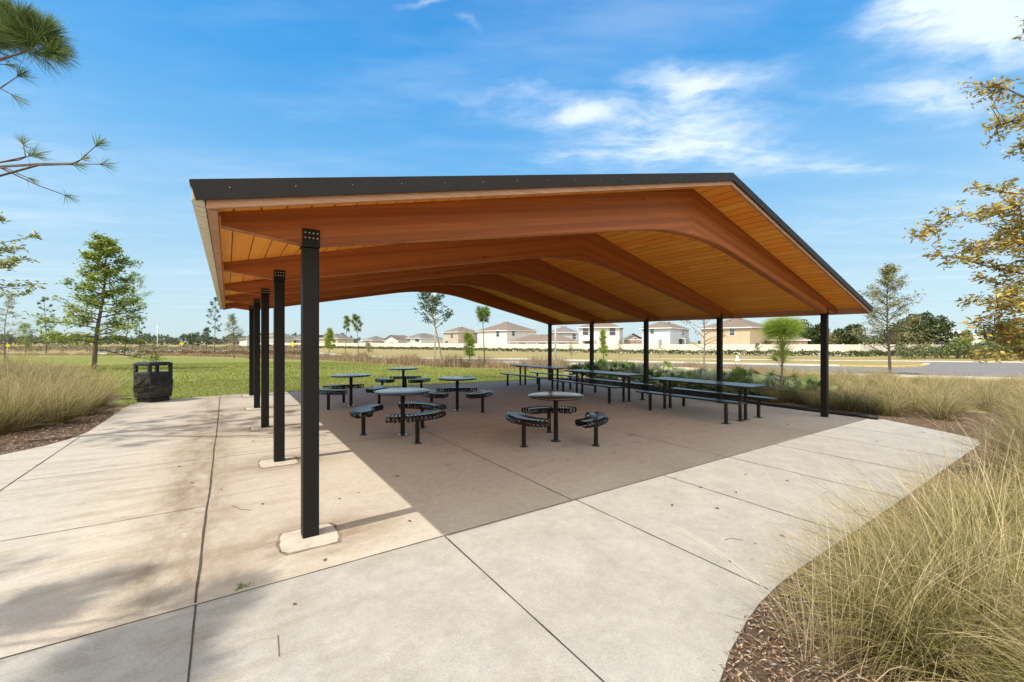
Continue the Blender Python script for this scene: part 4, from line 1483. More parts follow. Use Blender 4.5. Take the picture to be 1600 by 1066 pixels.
def tuft(rb, base, d, n, L, width, cols, g, spread=0.75, back=0.25):
    """brush of pine needles round the shoot end"""
    d = np.array(Vector(d).normalized())
    a = unit(np.cross(d, [0.3, 0.2, 1.0])); b = np.cross(d, a)
    th = g.uniform(0, 2 * np.pi, n); ph = np.abs(g.normal(0, spread, n)) + 0.1
    v_ = d[None] * np.cos(ph)[:, None] + (a[None] * np.cos(th)[:, None] + b[None] * np.sin(th)[:, None]) * np.sin(ph)[:, None]
    s0 = -back * L * g.uniform(0, 1, n)
    B = np.array(tuple(base))[None] + d[None] * s0[:, None]
    LL = L * g.uniform(0.75, 1.1, n)
    t = np.array([0, 0.5, 1.0])
    Pp = B[:, None, :] + v_[:, None, :] * (LL[:, None] * t[None])[..., None]
    Pp[..., 2] -= (LL[:, None] * 0.10 * t[None] ** 2)
    sd_ = unit(np.cross(v_, g.normal(0, 1, (n, 3))))
    wd = width * np.array([0.8, 1.0, 0.25])[None] * np.ones((n, 1))
    c = np.array(cols)[g.integers(0, len(cols), n)] * g.uniform(0.75, 1.25, (n, 1))
    rb.ribbons(Pp, wd, sd_, np.repeat(c[:, None, :], 3, 1))


PINEG = [(0.16, 0.23, 0.06), (0.22, 0.29, 0.07), (0.11, 0.17, 0.05), (0.28, 0.32, 0.10)]
PINEB = [(0.26, 0.37, 0.05), (0.34, 0.44, 0.06), (0.18, 0.27, 0.045), (0.42, 0.48, 0.11)]
PINED = [(0.09, 0.14, 0.06), (0.13, 0.19, 0.075), (0.065, 0.105, 0.05)]


def pine_tree(x, y, H, c0, Rc, label, nbr=16, needles=30, L=0.25, width=0.012, cols=PINEG, seed=1, tr=0.05, up=0.5, name='pine_tree', bark='bark', shape='oval', top=3, dz=-0.04, group=None):
    rnd = random.Random(seed); g = np.random.default_rng(seed)
    t_ = empty(name, (x, y, zt(x, y) + dz), 0, label, 'pine tree', group)
    wood = MB(); rb = RB()
    trunk = branch_path((0, 0, 0), (0, 0, 1), H - L * 0.8, 8, 0.02, 0.05, rnd)
    wood.tube(trunk, [max(0.012, tr * (1 - 0.75 * i / 8)) for i in range(9)], 8)
    for k in range(top):
        tuft(rb, trunk[-1] - Vector((0, 0, 0.12 * k * L / 0.25)), (rnd.uniform(-.2, .2), rnd.uniform(-.2, .2), 1), needles, L, width, cols, g, 0.8)
    Ht = H - L * 0.8
    for k in range(nbr):
        f = (k + 0.5) / nbr
        h = c0 + (Ht * 0.96 - c0) * f
        s_ = h / Ht * 8; i = min(7, int(s_)); p0 = trunk[i].lerp(trunk[i + 1], s_ - i)
        prof = {'oval': 0.45 + 0.55 * math.sin(math.pi * (0.15 + f * 0.75)), 'cone': 1 - 0.75 * f, 'flat': 0.35 + 0.65 * f}[shape]
        LL = Rc * prof * rnd.uniform(0.6, 1.1)
        a = k * 2.4 + rnd.uniform(-0.5, 0.5); el = up + rnd.uniform(-0.2, 0.2)
        pts = branch_path(p0, (math.cos(a) * math.cos(el), math.sin(a) * math.cos(el), math.sin(el)), LL, 4, 0.07, 0.09, rnd)
        r0 = tr * 0.26
        wood.tube(pts, [r0 * (1 - 0.15 * j) for j in range(5)], 5)
        tuft(rb, pts[-1], pts[-1] - pts[-2], needles, L, width, cols, g)
        for q_ in range(2):
            j = rnd.randint(1, 3); aa = a + rnd.choice((-1, 1)) * rnd.uniform(0.4, 1.0)
            tw = branch_path(pts[j], (math.cos(aa), math.sin(aa), 0.5), LL * 0.35, 2, 0.1, 0.15, rnd)
            wood.tube(tw, [r0 * 0.6, r0 * 0.5, r0 * 0.4], 4)
            tuft(rb, tw[-1], tw[-1] - tw[-2], int(needles * 0.7), L * 0.9, width, cols, g)
    wood.build('trunk', M[bark], t_)
    rb.build('crown', M['needle'], t_)
    return t_


def at_base(px, py_base, py_top):
    x, y = P(px, py_base)
    return x, y, hgt(py_top, y, x)


# left side
x, y, h = at_base(147, 578, 363)
leafy_tree('oak_tree', x, y, h * 1.02, h * 0.14, 2.35, 'tall young green oak standing alone at the left behind the grass bed', nbr=42, ntw=7, nleaf=6, lsize=0.16, cols=OAKG, seed=3, shape=0, up=0.10, tr=0.105, spread=0.10)
x, y, h = at_base(194, 556, 415)
leafy_tree('oak_tree', x, y, h, h * 0.28, 2.6, 'shorter green oak half hidden behind the tall left oak', nbr=34, ntw=6, nleaf=4, lsize=0.18, cols=OAKG, seed=8, shape=0.3, up=0.25, tr=0.10, spread=0.14)
x, y, h = at_base(8, 572, 452)
leafy_tree('oak_tree', x, y, h, h * 0.22, 1.75, 'slim olive-green oak at the left border of the view', nbr=30, ntw=5, nleaf=3, lsize=0.12, cols=OLIVE, seed=12, shape=0, up=0.1, tr=0.06, spread=0.1)
x, y, h = at_base(218, 553, 492)
pine_tree(x, y, h, h * 0.25, 1.0, 'small bushy round-headed pine right of the two left oaks', nbr=16, needles=36, L=0.5, width=0.05, cols=PINEG, seed=14, tr=0.08)
x, y, h = at_base(72, 552, 462)
pine_tree(x, y, h, h * 0.10, 1.7, 'dark young pine with two tiers of tufts left of the oaks', nbr=20, needles=34, L=0.55, width=0.045, cols=PINED, seed=15, tr=0.10, shape='oval')
x, y, h = at_base(40, 552, 505)
leafy_tree('oak_tree', x, y, h, h * 0.2, 1.8, 'low dark green tree behind the slim olive oak', nbr=18, ntw=5, nleaf=4, lsize=0.24, cols=OAKG, seed=18, shape=0.3, tr=0.07, spread=0.2)
x, y, h = at_base(242, 555, 531)
leafy_tree('shrub', x, y, h, h * 0.15, 0.45, 'small bright green shrub in the far bed left of the tall thin pine', nbr=10, ntw=3, nleaf=4, lsize=0.12, cols=OAKG, seed=19, shape=0.3, tr=0.03, cat='shrub')
x, y, h = at_base(335, 553, 463)
pine_tree(x, y, h, h * 0.35, 1.6, 'tall thin pine beyond the lawn left of the pavilion roof corner', nbr=20, needles=26, L=0.5, width=0.05, cols=PINED, seed=21, tr=0.08, shape='oval')
x, y, h = at_base(366, 560, 488)
leafy_tree('oak_tree', x, y, h, h * 0.25, 1.45, 'yellow-green young tree beyond the lawn just left of the posts', nbr=30, ntw=5, nleaf=4, lsize=0.14, cols=[(0.25, 0.26, 0.09), (0.2, 0.2, 0.07), (0.3, 0.3, 0.12)], seed=22, shape=0, up=0.4, tr=0.06, spread=0.12)
x, y, h = at_base(322, 549, 510)
pine_tree(x, y, h, h * 0.3, 1.3, 'short pine behind the tall thin one, left of the posts', nbr=12, needles=24, L=0.7, width=0.08, cols=PINED, seed=23, tr=0.09)
x, y, h = at_base(301, 549, 520)
pine_tree(x, y, h, h * 0.2, 1.6, 'low dark pine at the left end of the pale road', nbr=12, needles=24, L=0.8, width=0.10, cols=PINED, seed=24, tr=0.09)
# seen through the pavilion
x, y, h = at_base(514, 552, 511)
pine_tree(x, y, h, h * 0.06, 1.4, 'bushy bright green pine right of the front post, far side of the grass belt', nbr=26, needles=36, L=0.75, width=0.07, cols=PINEB, seed=31, tr=0.08, shape='cone', up=0.6)
x, y, h = at_base(540, 552, 492)
pine_tree(x, y, h, h * 0.55, 0.8, 'left one of the two tufted pines beyond the lawn', nbr=8, needles=44, L=0.75, width=0.06, cols=PINEG, seed=32, tr=0.08, up=0.9)
x, y, h = at_base(560, 553, 489)
pine_tree(x, y, h, h * 0.5, 1.1, 'right one of the two tufted pines beyond the lawn', nbr=10, needles=44, L=0.75, width=0.06, cols=PINEG, seed=33, tr=0.08, up=0.8)
x, y, h = at_base(576, 552, 536)
leafy_tree('shrub', x, y, h, h * 0.1, 1.0, 'small olive shrub right of the two tufted pines', nbr=12, ntw=4, nleaf=4, lsize=0.2, cols=OLIVE, seed=34, shape=0.3, tr=0.03, cat='shrub', spread=0.15)
x, y, h = at_base(690, 574, 452)
leafy_tree('pine_tree', x, y, h, h * 0.50, 1.45, 'tall thin grey-trunked tree with sparse round tufts beside the white pole', nbr=26, ntw=3, nleaf=3, lsize=0.17, cols=PINED + [(0.13, 0.16, 0.06)], seed=35, shape=0.35, up=0.55, tr=0.07, spread=0.06, bark='palebark')
x, y, h = at_base(734, 573, 516)
pine_tree(x, y, h, h * 0.25, 0.42, 'young light green pine between the tall grey tree and the tufted pine', nbr=16, needles=40, L=0.36, width=0.018, cols=PINEB, seed=36, tr=0.035, up=0.8)
x, y, h = at_base(757, 573, 477)
pine_tree(x, y, h, h * 0.70, 0.5, 'slender pine with one dense top tuft in front of the two-storey houses', nbr=14, needles=46, L=0.36, width=0.018, cols=PINEG, seed=37, tr=0.045, up=0.8)
x, y, h = at_base(943, 567, 511)
pine_tree(x, y, h, h * 0.15, 0.6, 'narrow bright green pine before the white house', nbr=20, needles=42, L=0.42, width=0.022, cols=PINEB, seed=38, tr=0.05, shape='cone', up=0.9)
x, y, h = at_base(967, 563, 530)
leafy_tree('sapling', x, y, h, h * 0.2, 0.7, 'sparse grey-green sapling right of the narrow bright pine', nbr=14, ntw=3, nleaf=2, lsize=0.12, cols=OLIVE, seed=39, shape=0, tr=0.03)
x, y, h = at_base(893, 560, 533)
leafy_tree('sapling', x, y, h, h * 0.15, 0.6, 'faint olive sapling between the white pole and the second far post', nbr=14, ntw=3, nleaf=2, lsize=0.12, cols=OLIVE, seed=40, shape=0, tr=0.03)
x, y, h = at_base(1031, 562, 529)
leafy_tree('sapling', x, y, h, h * 0.2, 0.75, 'faint olive sapling in front of the pale blue house', nbr=14, ntw=3, nleaf=2, lsize=0.12, cols=OLIVE, seed=41, shape=0, tr=0.03)
x, y, h = at_base(1183, 556, 535)
leafy_tree('sapling', x, y, h, h * 0.2, 1.0, 'faint olive sapling before the beige house', nbr=12, ntw=3, nleaf=3, lsize=0.16, cols=OLIVE, seed=42, shape=0, tr=0.04)
x, y = PX(1097, 14.5)
leafy_tree('bare_tree', x, y, 3.3, 1.3, 1.05, 'nearly bare pale-barked young tree behind the shrubs, left of the second right post', nbr=15, ntw=3, nleaf=1, lsize=0.09, cols=OLIVE, seed=43, shape=0.5, up=0.5, tr=0.045, spread=0.05, bark='palebark')
x, y = PX(1046, 17.5)
pine_tree(x, y, 1.0, 0.3, 0.3, 'little green pine seedling left of the bare tree', nbr=5, needles=30, L=0.2, width=0.012, cols=PINEB, seed=44, tr=0.02)
# staked pine by the floor
x, y = P(1221, 626)
sp = pine_tree(x, y, 2.62, 1.98, 0.30, 'young pine with a dense bright green head and guy stakes by the floor edging', nbr=12, needles=190, L=0.50, width=0.006, cols=PINEB, seed=51, tr=0.050, up=0.35, top=5, bark='bark')
m_ = MB(); rb = RB(); g = np.random.default_rng(52)
for a, el, L_, hz in ((2.7, 0.35, 0.48, 0.62), (3.6, 0.2, 0.35, 0.75), (0.3, 0.15, 0.34, 0.70), (5.6, -0.5, 0.38, 0.66), (4.4, -0.4, 0.35, 0.60), (1.5, 0.1, 0.3, 0.72), (2.2, 0.9, 0.2, 1.05)):
    L_ *= 1.35
    d = Vector((math.cos(a) * math.cos(el), math.sin(a) * math.cos(el), math.sin(el)))
    p0 = Vector((0, 0, hz)); p1 = p0 + d * L_
    m_.tube([p0, p0.lerp(p1, 0.5) + Vector((0, 0, 0.02)), p1], [0.013, 0.010, 0.008], 5)
    tuft(rb, p1, d, 90, 0.30, 0.0065, PINEG, g, 0.6)
m_.build('lower_branches', M['bark'], sp); rb.build('lower_needles', M['needle'], sp)
for a in (2.6, 4.3, 0.1):
    m_ = MB(); m_.tube([(0, 0, 0.62), (0.55 * math.cos(a), 0.55 * math.sin(a), 0.03)], 0.006, 5)
    m_.build('guy_stake', M['cord'], sp)
# oak before the road
x, y, h = at_base(1391, 586, 411)
leafy_tree('oak_tree', x, y, h * 1.02, h * 0.16, 2.6, 'open olive young oak standing before the road at the right', nbr=60, ntw=8, nleaf=3, lsize=0.12, cols=OLIVE, seed=61, shape=0, up=0.35, tr=0.085, spread=0.10, bark='bark')
x, y, h = at_base(1497, 560, 530)
leafy_tree('young_tree', x, y, h, h * 0.15, 1.3, 'small round bright green tree by the road under the pale building', nbr=20, ntw=5, nleaf=5, lsize=0.2, cols=OAKG, seed=62, shape=0.4, tr=0.06, spread=0.2)


# near trees whose branches reach into the picture
def near_pine(x, y, H, branches, label, seed, extra=()):
    """branches: lists of points (world) ending in tufts"""
    g = np.random.default_rng(seed); rnd = random.Random(seed)
    t_ = empty('pine_tree', (x, y, zt(x, y) - 0.04), 0, label, 'pine tree')
    o0 = Vector((x, y, zt(x, y) - 0.04))
    wood = MB(); rb = RB()
    trunk = branch_path((0, 0, 0), (0, 0, 1), H, 8, 0.015, 0.05, rnd)
    wood.tube(trunk, [0.10 * (1 - 0.7 * i / 8) for i in range(9)], 10)
    TW = 0.0048
    for pts, nn, L_, full in branches:
        pts = [Vector(p) - o0 for p in pts]
        h = max(0.5, min(H * 0.98, pts[0].z - 0.25 * math.hypot(pts[0].x, pts[0].y)))
        s_ = h / H * 8; i = min(7, int(s_)); root = trunk[i].lerp(trunk[i + 1], s_ - i)
        full_pts = [root] + pts
        wood.tube(full_pts, [0.016 * (1 - 0.72 * j / (len(full_pts) - 1)) for j in range(len(full_pts))], 6)
        tuft(rb, pts[-1], pts[-1] - full_pts[-2], nn, L_ * 1.12, TW, PINEG + PINED, g, 0.55 if full < 1 else 0.75, 0.6 if full > 1 else 0.2)
        if full > 1:
            for q_ in range(full):
                f = rnd.uniform(0.4, 0.95); b0 = full_pts[-2].lerp(pts[-1], f)
                dd = Vector((rnd.gauss(0, 1), rnd.gauss(0, 1), rnd.gauss(0.4, 0.6))).normalized()
                b1 = b0 + dd * 0.14
                wood.tube([b0, b1], [0.006, 0.005], 4); tuft(rb, b1, dd + (pts[-1] - full_pts[-2]).normalized() * 0.6, int(nn * 0.8), L_ * 1.0, TW, PINEG + PINED, g, 0.7)
    for k in range(20):     # rest of the crown, outside the picture
        f = k / 20; h = H * (0.42 + 0.56 * f); a = k * 2.4
        if not extra or extra(a, h):
            s_ = h / H * 8; i = min(7, int(s_)); p0 = trunk[i].lerp(trunk[i + 1], s_ - i)
            L_ = 1.5 * (1 - 0.6 * f)
            pts = branch_path(p0, (math.cos(a) * .8, math.sin(a) * .8, 0.5), L_, 4, 0.06, 0.08, rnd)
            wood.tube(pts, [0.018, 0.015, 0.012, 0.009, 0.007], 5)
            tuft(rb, pts[-1], pts[-1] - pts[-2], 90, 0.26, 0.0034, PINEG, g)
            for q_ in (1, 2, 3):
                aa = a + rnd.choice((-0.9, 0.9)); b1 = pts[q_] + Vector((math.cos(aa), math.sin(aa), 0.4)) * 0.3
                wood.tube([pts[q_], b1], [0.008, 0.006], 4); tuft(rb, b1, b1 - pts[q_], 70, 0.24, 0.0034, PINEG, g)
    wood.build('trunk', M['bark'], t_); rb.build('crown', M['needle'], t_)


D1 = 5.2
def pp(*pts, Y=D1): return [RAY(a, b, Y + 0.06 * i) for i, (a, b) in enumerate(pts)]


brs = [
    (pp((-90, 70), (-20, 45), (25, 32)), 420, 0.30, 4),
    (pp((-90, 110), (0, 95), (45, 78), (68, 52)), 440, 0.32, 5),
    (pp((-90, 110), (0, 92), (40, 82), (72, 84)), 220, 0.28, 2),
    (pp((-80, 90), (-20, 80), (8, 66)), 260, 0.28, 3),
    (pp((-90, 150), (0, 138), (30, 118)), 60, 0.18, 0),
    (pp((-90, 150), (0, 138), (22, 150)), 40, 0.16, 0),
    (pp((-60, 130), (-10, 100), (12, 101)), 25, 0.14, 0),
    (pp((-90, 265), (0, 260), (60, 256), (120, 255), (152, 226)), 60, 0.17, 0),
    (pp((-90, 266), (0, 261), (100, 256), (160, 257)), 40, 0.17, 0),
    (pp((60, 258), (110, 257), (128, 249)), 30, 0.13, 0),
    (pp((60, 258), (100, 257), (118, 258)), 26, 0.13, 0),
    (pp((-90, 262), (-10, 255), (30, 250), (50, 242)), 90, 0.20, 1),
    (pp((-90, 262), (0, 254), (40, 245), (36, 224)), 50, 0.16, 0),
    (pp((-90, 250), (0, 262), (60, 290), (104, 306)), 40, 0.15, 0),
    (pp((-60, 258), (10, 263), (45, 279)), 20, 0.12, 0),
]
for (px_, py_, h_) in ((300, 650, 6.6), (262, 668, 6.2), (420, 652, 7.2), (335, 642, 6.8), (225, 660, 6.0), (385, 662, 7.0), (300, 672, 6.4), (430, 668, 7.2), (240, 690, 5.8), (200, 682, 5.6)):
    x_, y_ = P(px_, py_); k_s = 1 / math.tan(R(SUN_EL))
    tip_ = Vector((x_ - 0.803 * k_s * h_, y_ - 0.596 * k_s * h_, zt(x_, y_) + h_))
    brs.append(([tip_ + Vector((-0.5, -0.3, -0.2)), tip_], 120, 0.30, 3))
near_pine(-8.6, 5.2, 8.4, brs, 'near pine whose tufted branches reach in at the upper left', 71, lambda a, h: math.cos(a) < -0.2)

# pine left of the camera that throws the soft shadows on the front walk
SH = (-0.522 / 0.7 * 0.7, -0.387)


def up_sun(px, py, h):
    x, y = P(px, py); k = 1 / math.tan(R(SUN_EL))
    return Vector((x - 0.803 * k * h, y - 0.596 * k * h, zt(x, y) + h))


sb_ = []
for (pa, pb, n_, full) in (((-140, 985), (50, 952), 150, 1), ((40, 955), (140, 920), 150, 1), ((0, 1036), (190, 965), 10, 0), ((190, 965), (330, 932), 170, 1), ((200, 985), (335, 955), 170, 1),
                           ((120, 1060), (250, 1000), 170, 1), ((40, 1092), (165, 1045), 170, 1), ((90, 1120), (260, 1060), 170, 1)):
    hh = 4.1 + 0.1 * len(sb_) % 0.5
    sb_.append(([up_sun(*pa, hh - 0.05), up_sun(*pb, hh)], int(n_ * 2.2), 0.30, 4 if n_ > 20 else 0))
near_pine(-6.6, 0.2, 5.4, sb_, 'pine outside the left of the view that shades the front walk', 72, lambda a, h: math.cos(a) < 0.1)


def near_oak(x, y, H, branches, label, seed, cols, lsize=0.055, per=5, tr=0.07):
    g = np.random.default_rng(seed); rnd = random.Random(seed)
    t_ = empty('oak_tree', (x, y, zt(x, y) - 0.04), 0, label, 'tree')
    o0 = Vector((x, y, zt(x, y) - 0.04)); wood = MB(); tips = []
    trunk = branch_path((0, 0, 0), (0, 0, 1), H, 8, 0.02, 0.05, rnd)
    wood.tube(trunk, [tr * (1 - 0.8 * i / 8) for i in range(9)], 9)
    for pts, dens in branches:
        pts = [Vector(p) - o0 for p in pts]
        h = max(0.5, min(H * 0.97, pts[0].z - 0.3 * math.hypot(pts[0].x, pts[0].y)))
        s_ = h / H * 8; i = min(7, int(s_)); root = trunk[i].lerp(trunk[i + 1], s_ - i)
        fp = [root] + pts; n = len(fp)
        wood.tube(fp, [max(0.0025, 0.017 * (1 - 0.88 * j / (n - 1))) for j in range(n)], 6)
        L = sum((b - a).length for a, b in zip(pts, pts[1:])); cnt = int(L * 15 * dens)
        for k in range(cnt):
            f = rnd.random() ** 0.8 * (n - 2); j = min(n - 3, int(f)); b0 = pts[j].lerp(pts[j + 1], f - j)
            dd = Vector((rnd.gauss(-0.1, 1), rnd.gauss(0, 1), rnd.gauss(0.1, 0.8))).normalized()
            ln = rnd.uniform(0.03, 0.15) * (0.5 + 0.6 * dens)
            b1 = b0 + dd * ln
            wood.tube([b0, b1], [0.0045, 0.003], 4)
            tips += [b1, b0.lerp(b1, 0.6)]
        tips += [pts[-1], pts[-1].lerp(pts[-2], 0.1)]
    for k in range(16):
        a = k * 2.4; h = H * (0.35 + 0.04 * k)
        if math.cos(a) * (1 if x > 0 else -1) < 0.1: continue
        s_ = min(7.9, h / H * 8); i = int(s_); p0 = trunk[i].lerp(trunk[i + 1], s_ - i)
        pts = branch_path(p0, (math.cos(a), math.sin(a), 0.4), 1.5, 5, 0.1, 0.03, rnd)
        wood.tube(pts, [0.017, 0.014, 0.010, 0.007, 0.005, 0.003], 5)
        for w_ in range(30):
            s2 = rnd.uniform(0.3, 1) * 5; jj = min(4, int(s2)); tips.append(pts[jj].lerp(pts[jj + 1], s2 - jj) + Vector((rnd.gauss(0, .12), rnd.gauss(0, .12), rnd.gauss(0, .12))))
    wood.build('trunk', M['bark'], t_)
    rb = RB(); leaf_batch(rb, tips, per, 0.022, lsize, cols, g, flat=0.2, aspect=0.42); rb.build('crown', M['leaf'], t_)


def q4(*pts, Y=4.6): return [RAY(a, b, Y + 0.05 * ((a * 7 + b * 3) % 9 - 4)) for (a, b) in pts]


rbs = [(q4((1700, 175), (1620, 160), (1575, 140), (1548, 134)), 2.2), (q4((1720, 215), (1640, 195), (1590, 188), (1556, 196)), 2.2), (q4((1720, 240), (1640, 222), (1600, 228), (1577, 240)), 1.6),
       (q4((1760, 330), (1680, 325), (1620, 305), (1570, 290)), 0.8), (q4((1620, 305), (1560, 300), (1518, 294)), 1.2),
       (q4((1760, 360), (1660, 345), (1580, 336), (1530, 333), (1480, 342), (1443, 368)), 1.2), (q4((1750, 400), (1650, 380), (1600, 370), (1550, 375)), 2.2),
       (q4((1750, 420), (1640, 400), (1570, 385), (1512, 388)), 2.0), (q4((1750, 440), (1620, 432), (1550, 418), (1500, 404), (1455, 398)), 1.0),
       (q4((1750, 470), (1650, 462), (1570, 446), (1530, 433)), 0.5), (q4((1750, 490), (1640, 480), (1570, 472), (1508, 470)), 0.9), (q4((1760, 510), (1660, 490), (1600, 478), (1555, 485)), 2.0),
       (q4((1760, 345), (1680, 340), (1620, 350), (1580, 362)), 2.4), (q4((1760, 430), (1680, 420), (1630, 410), (1590, 420)), 2.4), (q4((1760, 560), (1660, 535), (1580, 512), (1520, 502)), 1.6),
       (q4((1760, 590), (1660, 560), (1590, 545), (1540, 560)), 1.8), (q4((1760, 570), (1660, 550), (1600, 530), (1565, 520)), 2.2), (q4((1740, 460), (1660, 445), (1600, 450), (1575, 468)), 2.2), (q4((1740, 60), (1640, 30), (1594, 32)), 0.9),
       (q4((1740, 300), (1660, 290), (1600, 320), (1560, 330)), 1.6)]
near_oak(6.9, 4.5, 5.2, rbs, 'near tree with yellowing leaves whose branches reach in at the right', 81, GOLD, 0.062, 5)
lbs = [(q4((-160, 400), (-60, 385), (0, 380), (40, 372), (58, 368), Y=9.5), 0.5), (q4((-160, 400), (-60, 396), (0, 392), (30, 388), Y=9.7), 1.2), (q4((-160, 420), (-60, 410), (0, 405), (50, 407), Y=9.5), 1.0), (q4((-160, 400), (-60, 410), (0, 415), (22, 412), Y=9.3), 1.2),
       (q4((-160, 440), (-60, 448), (0, 450), (40, 446), (62, 443), Y=9.6), 0.9), (q4((-160, 440), (-60, 455), (0, 460), (45, 458), Y=9.4), 0.7), (q4((-160, 330), (-60, 345), (0, 342), (2, 341), Y=9.5), 0.6)]
near_oak(-14.6, 9.6, 5.6, lbs, 'sparse oak outside the left border with leafy branch ends reaching in', 82, OAKG + OLIVE, 0.10, 2, 0.09)


# palmetto shrubs along the far right side of the floor
def palmetto(seed, cols):
    g = np.random.default_rng(seed); rnd = random.Random(seed)
    rb = RB()
    for k in range(26):
        a = rnd.uniform(0, 6.28); el = rnd.uniform(0.35, 1.35); L = rnd.uniform(0.35, 0.70)
        d = np.array([math.cos(a) * math.cos(el), math.sin(a) * math.cos(el), math.sin(el)])
        tip = d * L
        # stem
        S = np.array([[np.zeros(3), tip * 0.5, tip]]); rb.ribbons(S, np.full((1, 3), 0.010), unit(np.cross(d, [0, 0, 1.0]))[None], np.full((1, 3, 3), 0.12) * np.array([0.9, 1.1, 0.4]))
        # fan of stiff leaflets
        n = 12; th = np.linspace(-1.5, 1.5, n) + g.normal(0, 0.05, n)
        sd_ = unit(np.cross(d, [0.1, 0.2, 1.0])); nn = np.cross(sd_, d)
        v_ = unit(d[None] * np.cos(th)[:, None] + sd_[None] * np.sin(th)[:, None] + nn[None] * 0.25)
        LL = 0.26 * (1 - 0.12 * np.abs(th)) * g.uniform(0.85, 1.15, n)
        t = np.array([0, 0.5, 1.0])
        Pp = tip[None, None] + v_[:, None] * (LL[:, None] * t)[..., None]; Pp[..., 2] -= 0.03 * t ** 2
        c = np.array(cols)[rnd.randrange(len(cols))] * g.uniform(0.8, 1.2, (n, 1)) * rnd.uniform(0.5, 1.3)
        rb.ribbons(Pp, np.array([0.014, 0.042, 0.005])[None] * np.ones((n, 1)), unit(np.cross(v_, nn[None])), np.repeat(c[:, None], 3, 1))
    return rb.mesh('foliage', M['leaf'])


SILV = [(0.42, 0.47, 0.30), (0.36, 0.42, 0.20), (0.55, 0.58, 0.44), (0.22, 0.29, 0.09)]
GRNP = [(0.16, 0.24, 0.06), (0.22, 0.31, 0.08), (0.11, 0.17, 0.05), (0.34, 0.40, 0.16)]
pm = [palmetto(1, GRNP), palmetto(2, SILV), palmetto(3, GRNP + SILV), palmetto(4, SILV)]
k = 0
for row, (uu, n) in enumerate(((12.15, 15), (12.9, 14), (13.6, 12))):
    for i in range(n):
        v_ = 9.5 - (9.5 - (2.6 - 0.7 * row)) * i / (n - 1) + random.uniform(-0.12, 0.12)
        x, y = W(uu + random.uniform(-0.15, 0.15), v_)
        kind = 0 if i < 4 else random.choice((1, 2, 3, 1, 2, 0))
        lab = ('dark green fan-leaved palmetto at the lawn end of the shrub bed', 'silvery fan-leaved palmetto in the shrub bed', 'mixed green and silver palmetto in the shrub bed', 'silvery fan-leaved palmetto in the shrub bed')[kind]
        o = put_mesh('palmetto_shrub', pm[kind], x, y, random.uniform(0, 6.28), random.uniform(0.88, 1.12), lab, 'shrub', ('dark green palmettos', 'silvery palmettos', 'mixed green palmettos', 'silvery palmettos')[kind])
for (px, Y, lab) in ((1096, 15.2, 'reddish dying palmetto among the green ones left of the second right post'),):
    x, y = PX(px, Y)
    put_mesh('palmetto_shrub', palmetto(9, [(0.42, 0.17, 0.09), (0.36, 0.22, 0.12)]), x, y, 1.0, 0.8, lab, 'shrub', None)


# ------------------------------------------------------------------ fence, hedge, poles, signs
FA = PX(390, 195); FB = PX(600, 139); FC = PX(860, 101); FD = PX(1240, 74); FE = PX(1330, 69.5); FF = PX(1480, 76); FG = PX(1700, 86)
FL = [FA, FB, FC, FD, FE, FF, FG]


def fence():
    t_ = empty('vinyl_fence', (0, 0, 0), 0, 'long cream privacy fence in front of the houses', 'fence')
    rs = resample(FL, 96)
    pan = MB()
    for a, b in zip(rs, rs[1:]):
        za, zb = zt(a.x, a.y), zt(b.x, b.y)
        d = (b - a).normalized(); nrm = Vector((-d.y, d.x, 0)) * 0.025
        vs = []
        for s_ in (-1, 1):
            for p, z in ((a, za), (b, zb)):
                for h in (0.0, 1.95):
                    vs.append((p.x + nrm.x * s_, p.y + nrm.y * s_, z + h))
        pan.add(vs, [(0, 1, 3, 2), (4, 6, 7, 5), (1, 5, 7, 3), (0, 2, 6, 4)])
    pan.build('fence_panels', M['vinyl'], t_)
    for p in rs[:96]:
        m_ = MB(); m_.box((p.x, p.y, zt(p.x, p.y) + 1.04), (0.16, 0.16, 2.08), R(-35)); m_.build('fence_post', M['vinyl'], t_)


fence()


def hedge():
    rb = RB(); g = np.random.default_rng(77)
    rs = resample(FL, 600); n = 26000
    A = np.array([[p.x, p.y] for p in rs]); ii = g.integers(0, 599, n)
    B = A[ii] + (A[ii + 1] - A[ii]) * g.uniform(0, 1, (n, 1))
    toward = unit(-B); B = B + toward * (2.6 + g.normal(0, 0.35, n))[:, None]
    z0 = np.array([zt(a, b) for a, b in B])
    hh = 0.72 + 0.16 * np.sin(ii * 0.9) * np.sin(ii * 0.37)
    right = B[:, 0] > 40
    hh = np.where(right, hh * 1.12, hh)
    C0 = np.concatenate([B, (z0 + g.uniform(0, 1, n) ** 0.6 * hh)[:, None]], 1)
    a = g.uniform(0, 6.28, n); ax3 = unit(np.stack([np.cos(a), np.sin(a), g.normal(0, .6, n)], 1)); nor = unit(g.normal(0, 1, (n, 3)))
    nor = unit(nor - ax3 * np.sum(nor * ax3, 1, keepdims=True))
    cols = np.array([(0.12, 0.15, 0.045), (0.17, 0.19, 0.06), (0.08, 0.10, 0.035), (0.24, 0.22, 0.12), (0.22, 0.21, 0.09)])
    c = cols[g.integers(0, 5, n)]
    c = np.where(right[:, None], cols[g.integers(0, 3, n)], c)
    rb.leaves(C0, ax3, nor, g.uniform(0.22, 0.45, n), g.uniform(0.15, 0.3, n), c)
    o = rb.build('hedge', M['leaf']); props(o, 'low patchy hedge running along the foot of the cream fence', 'hedge')


hedge()


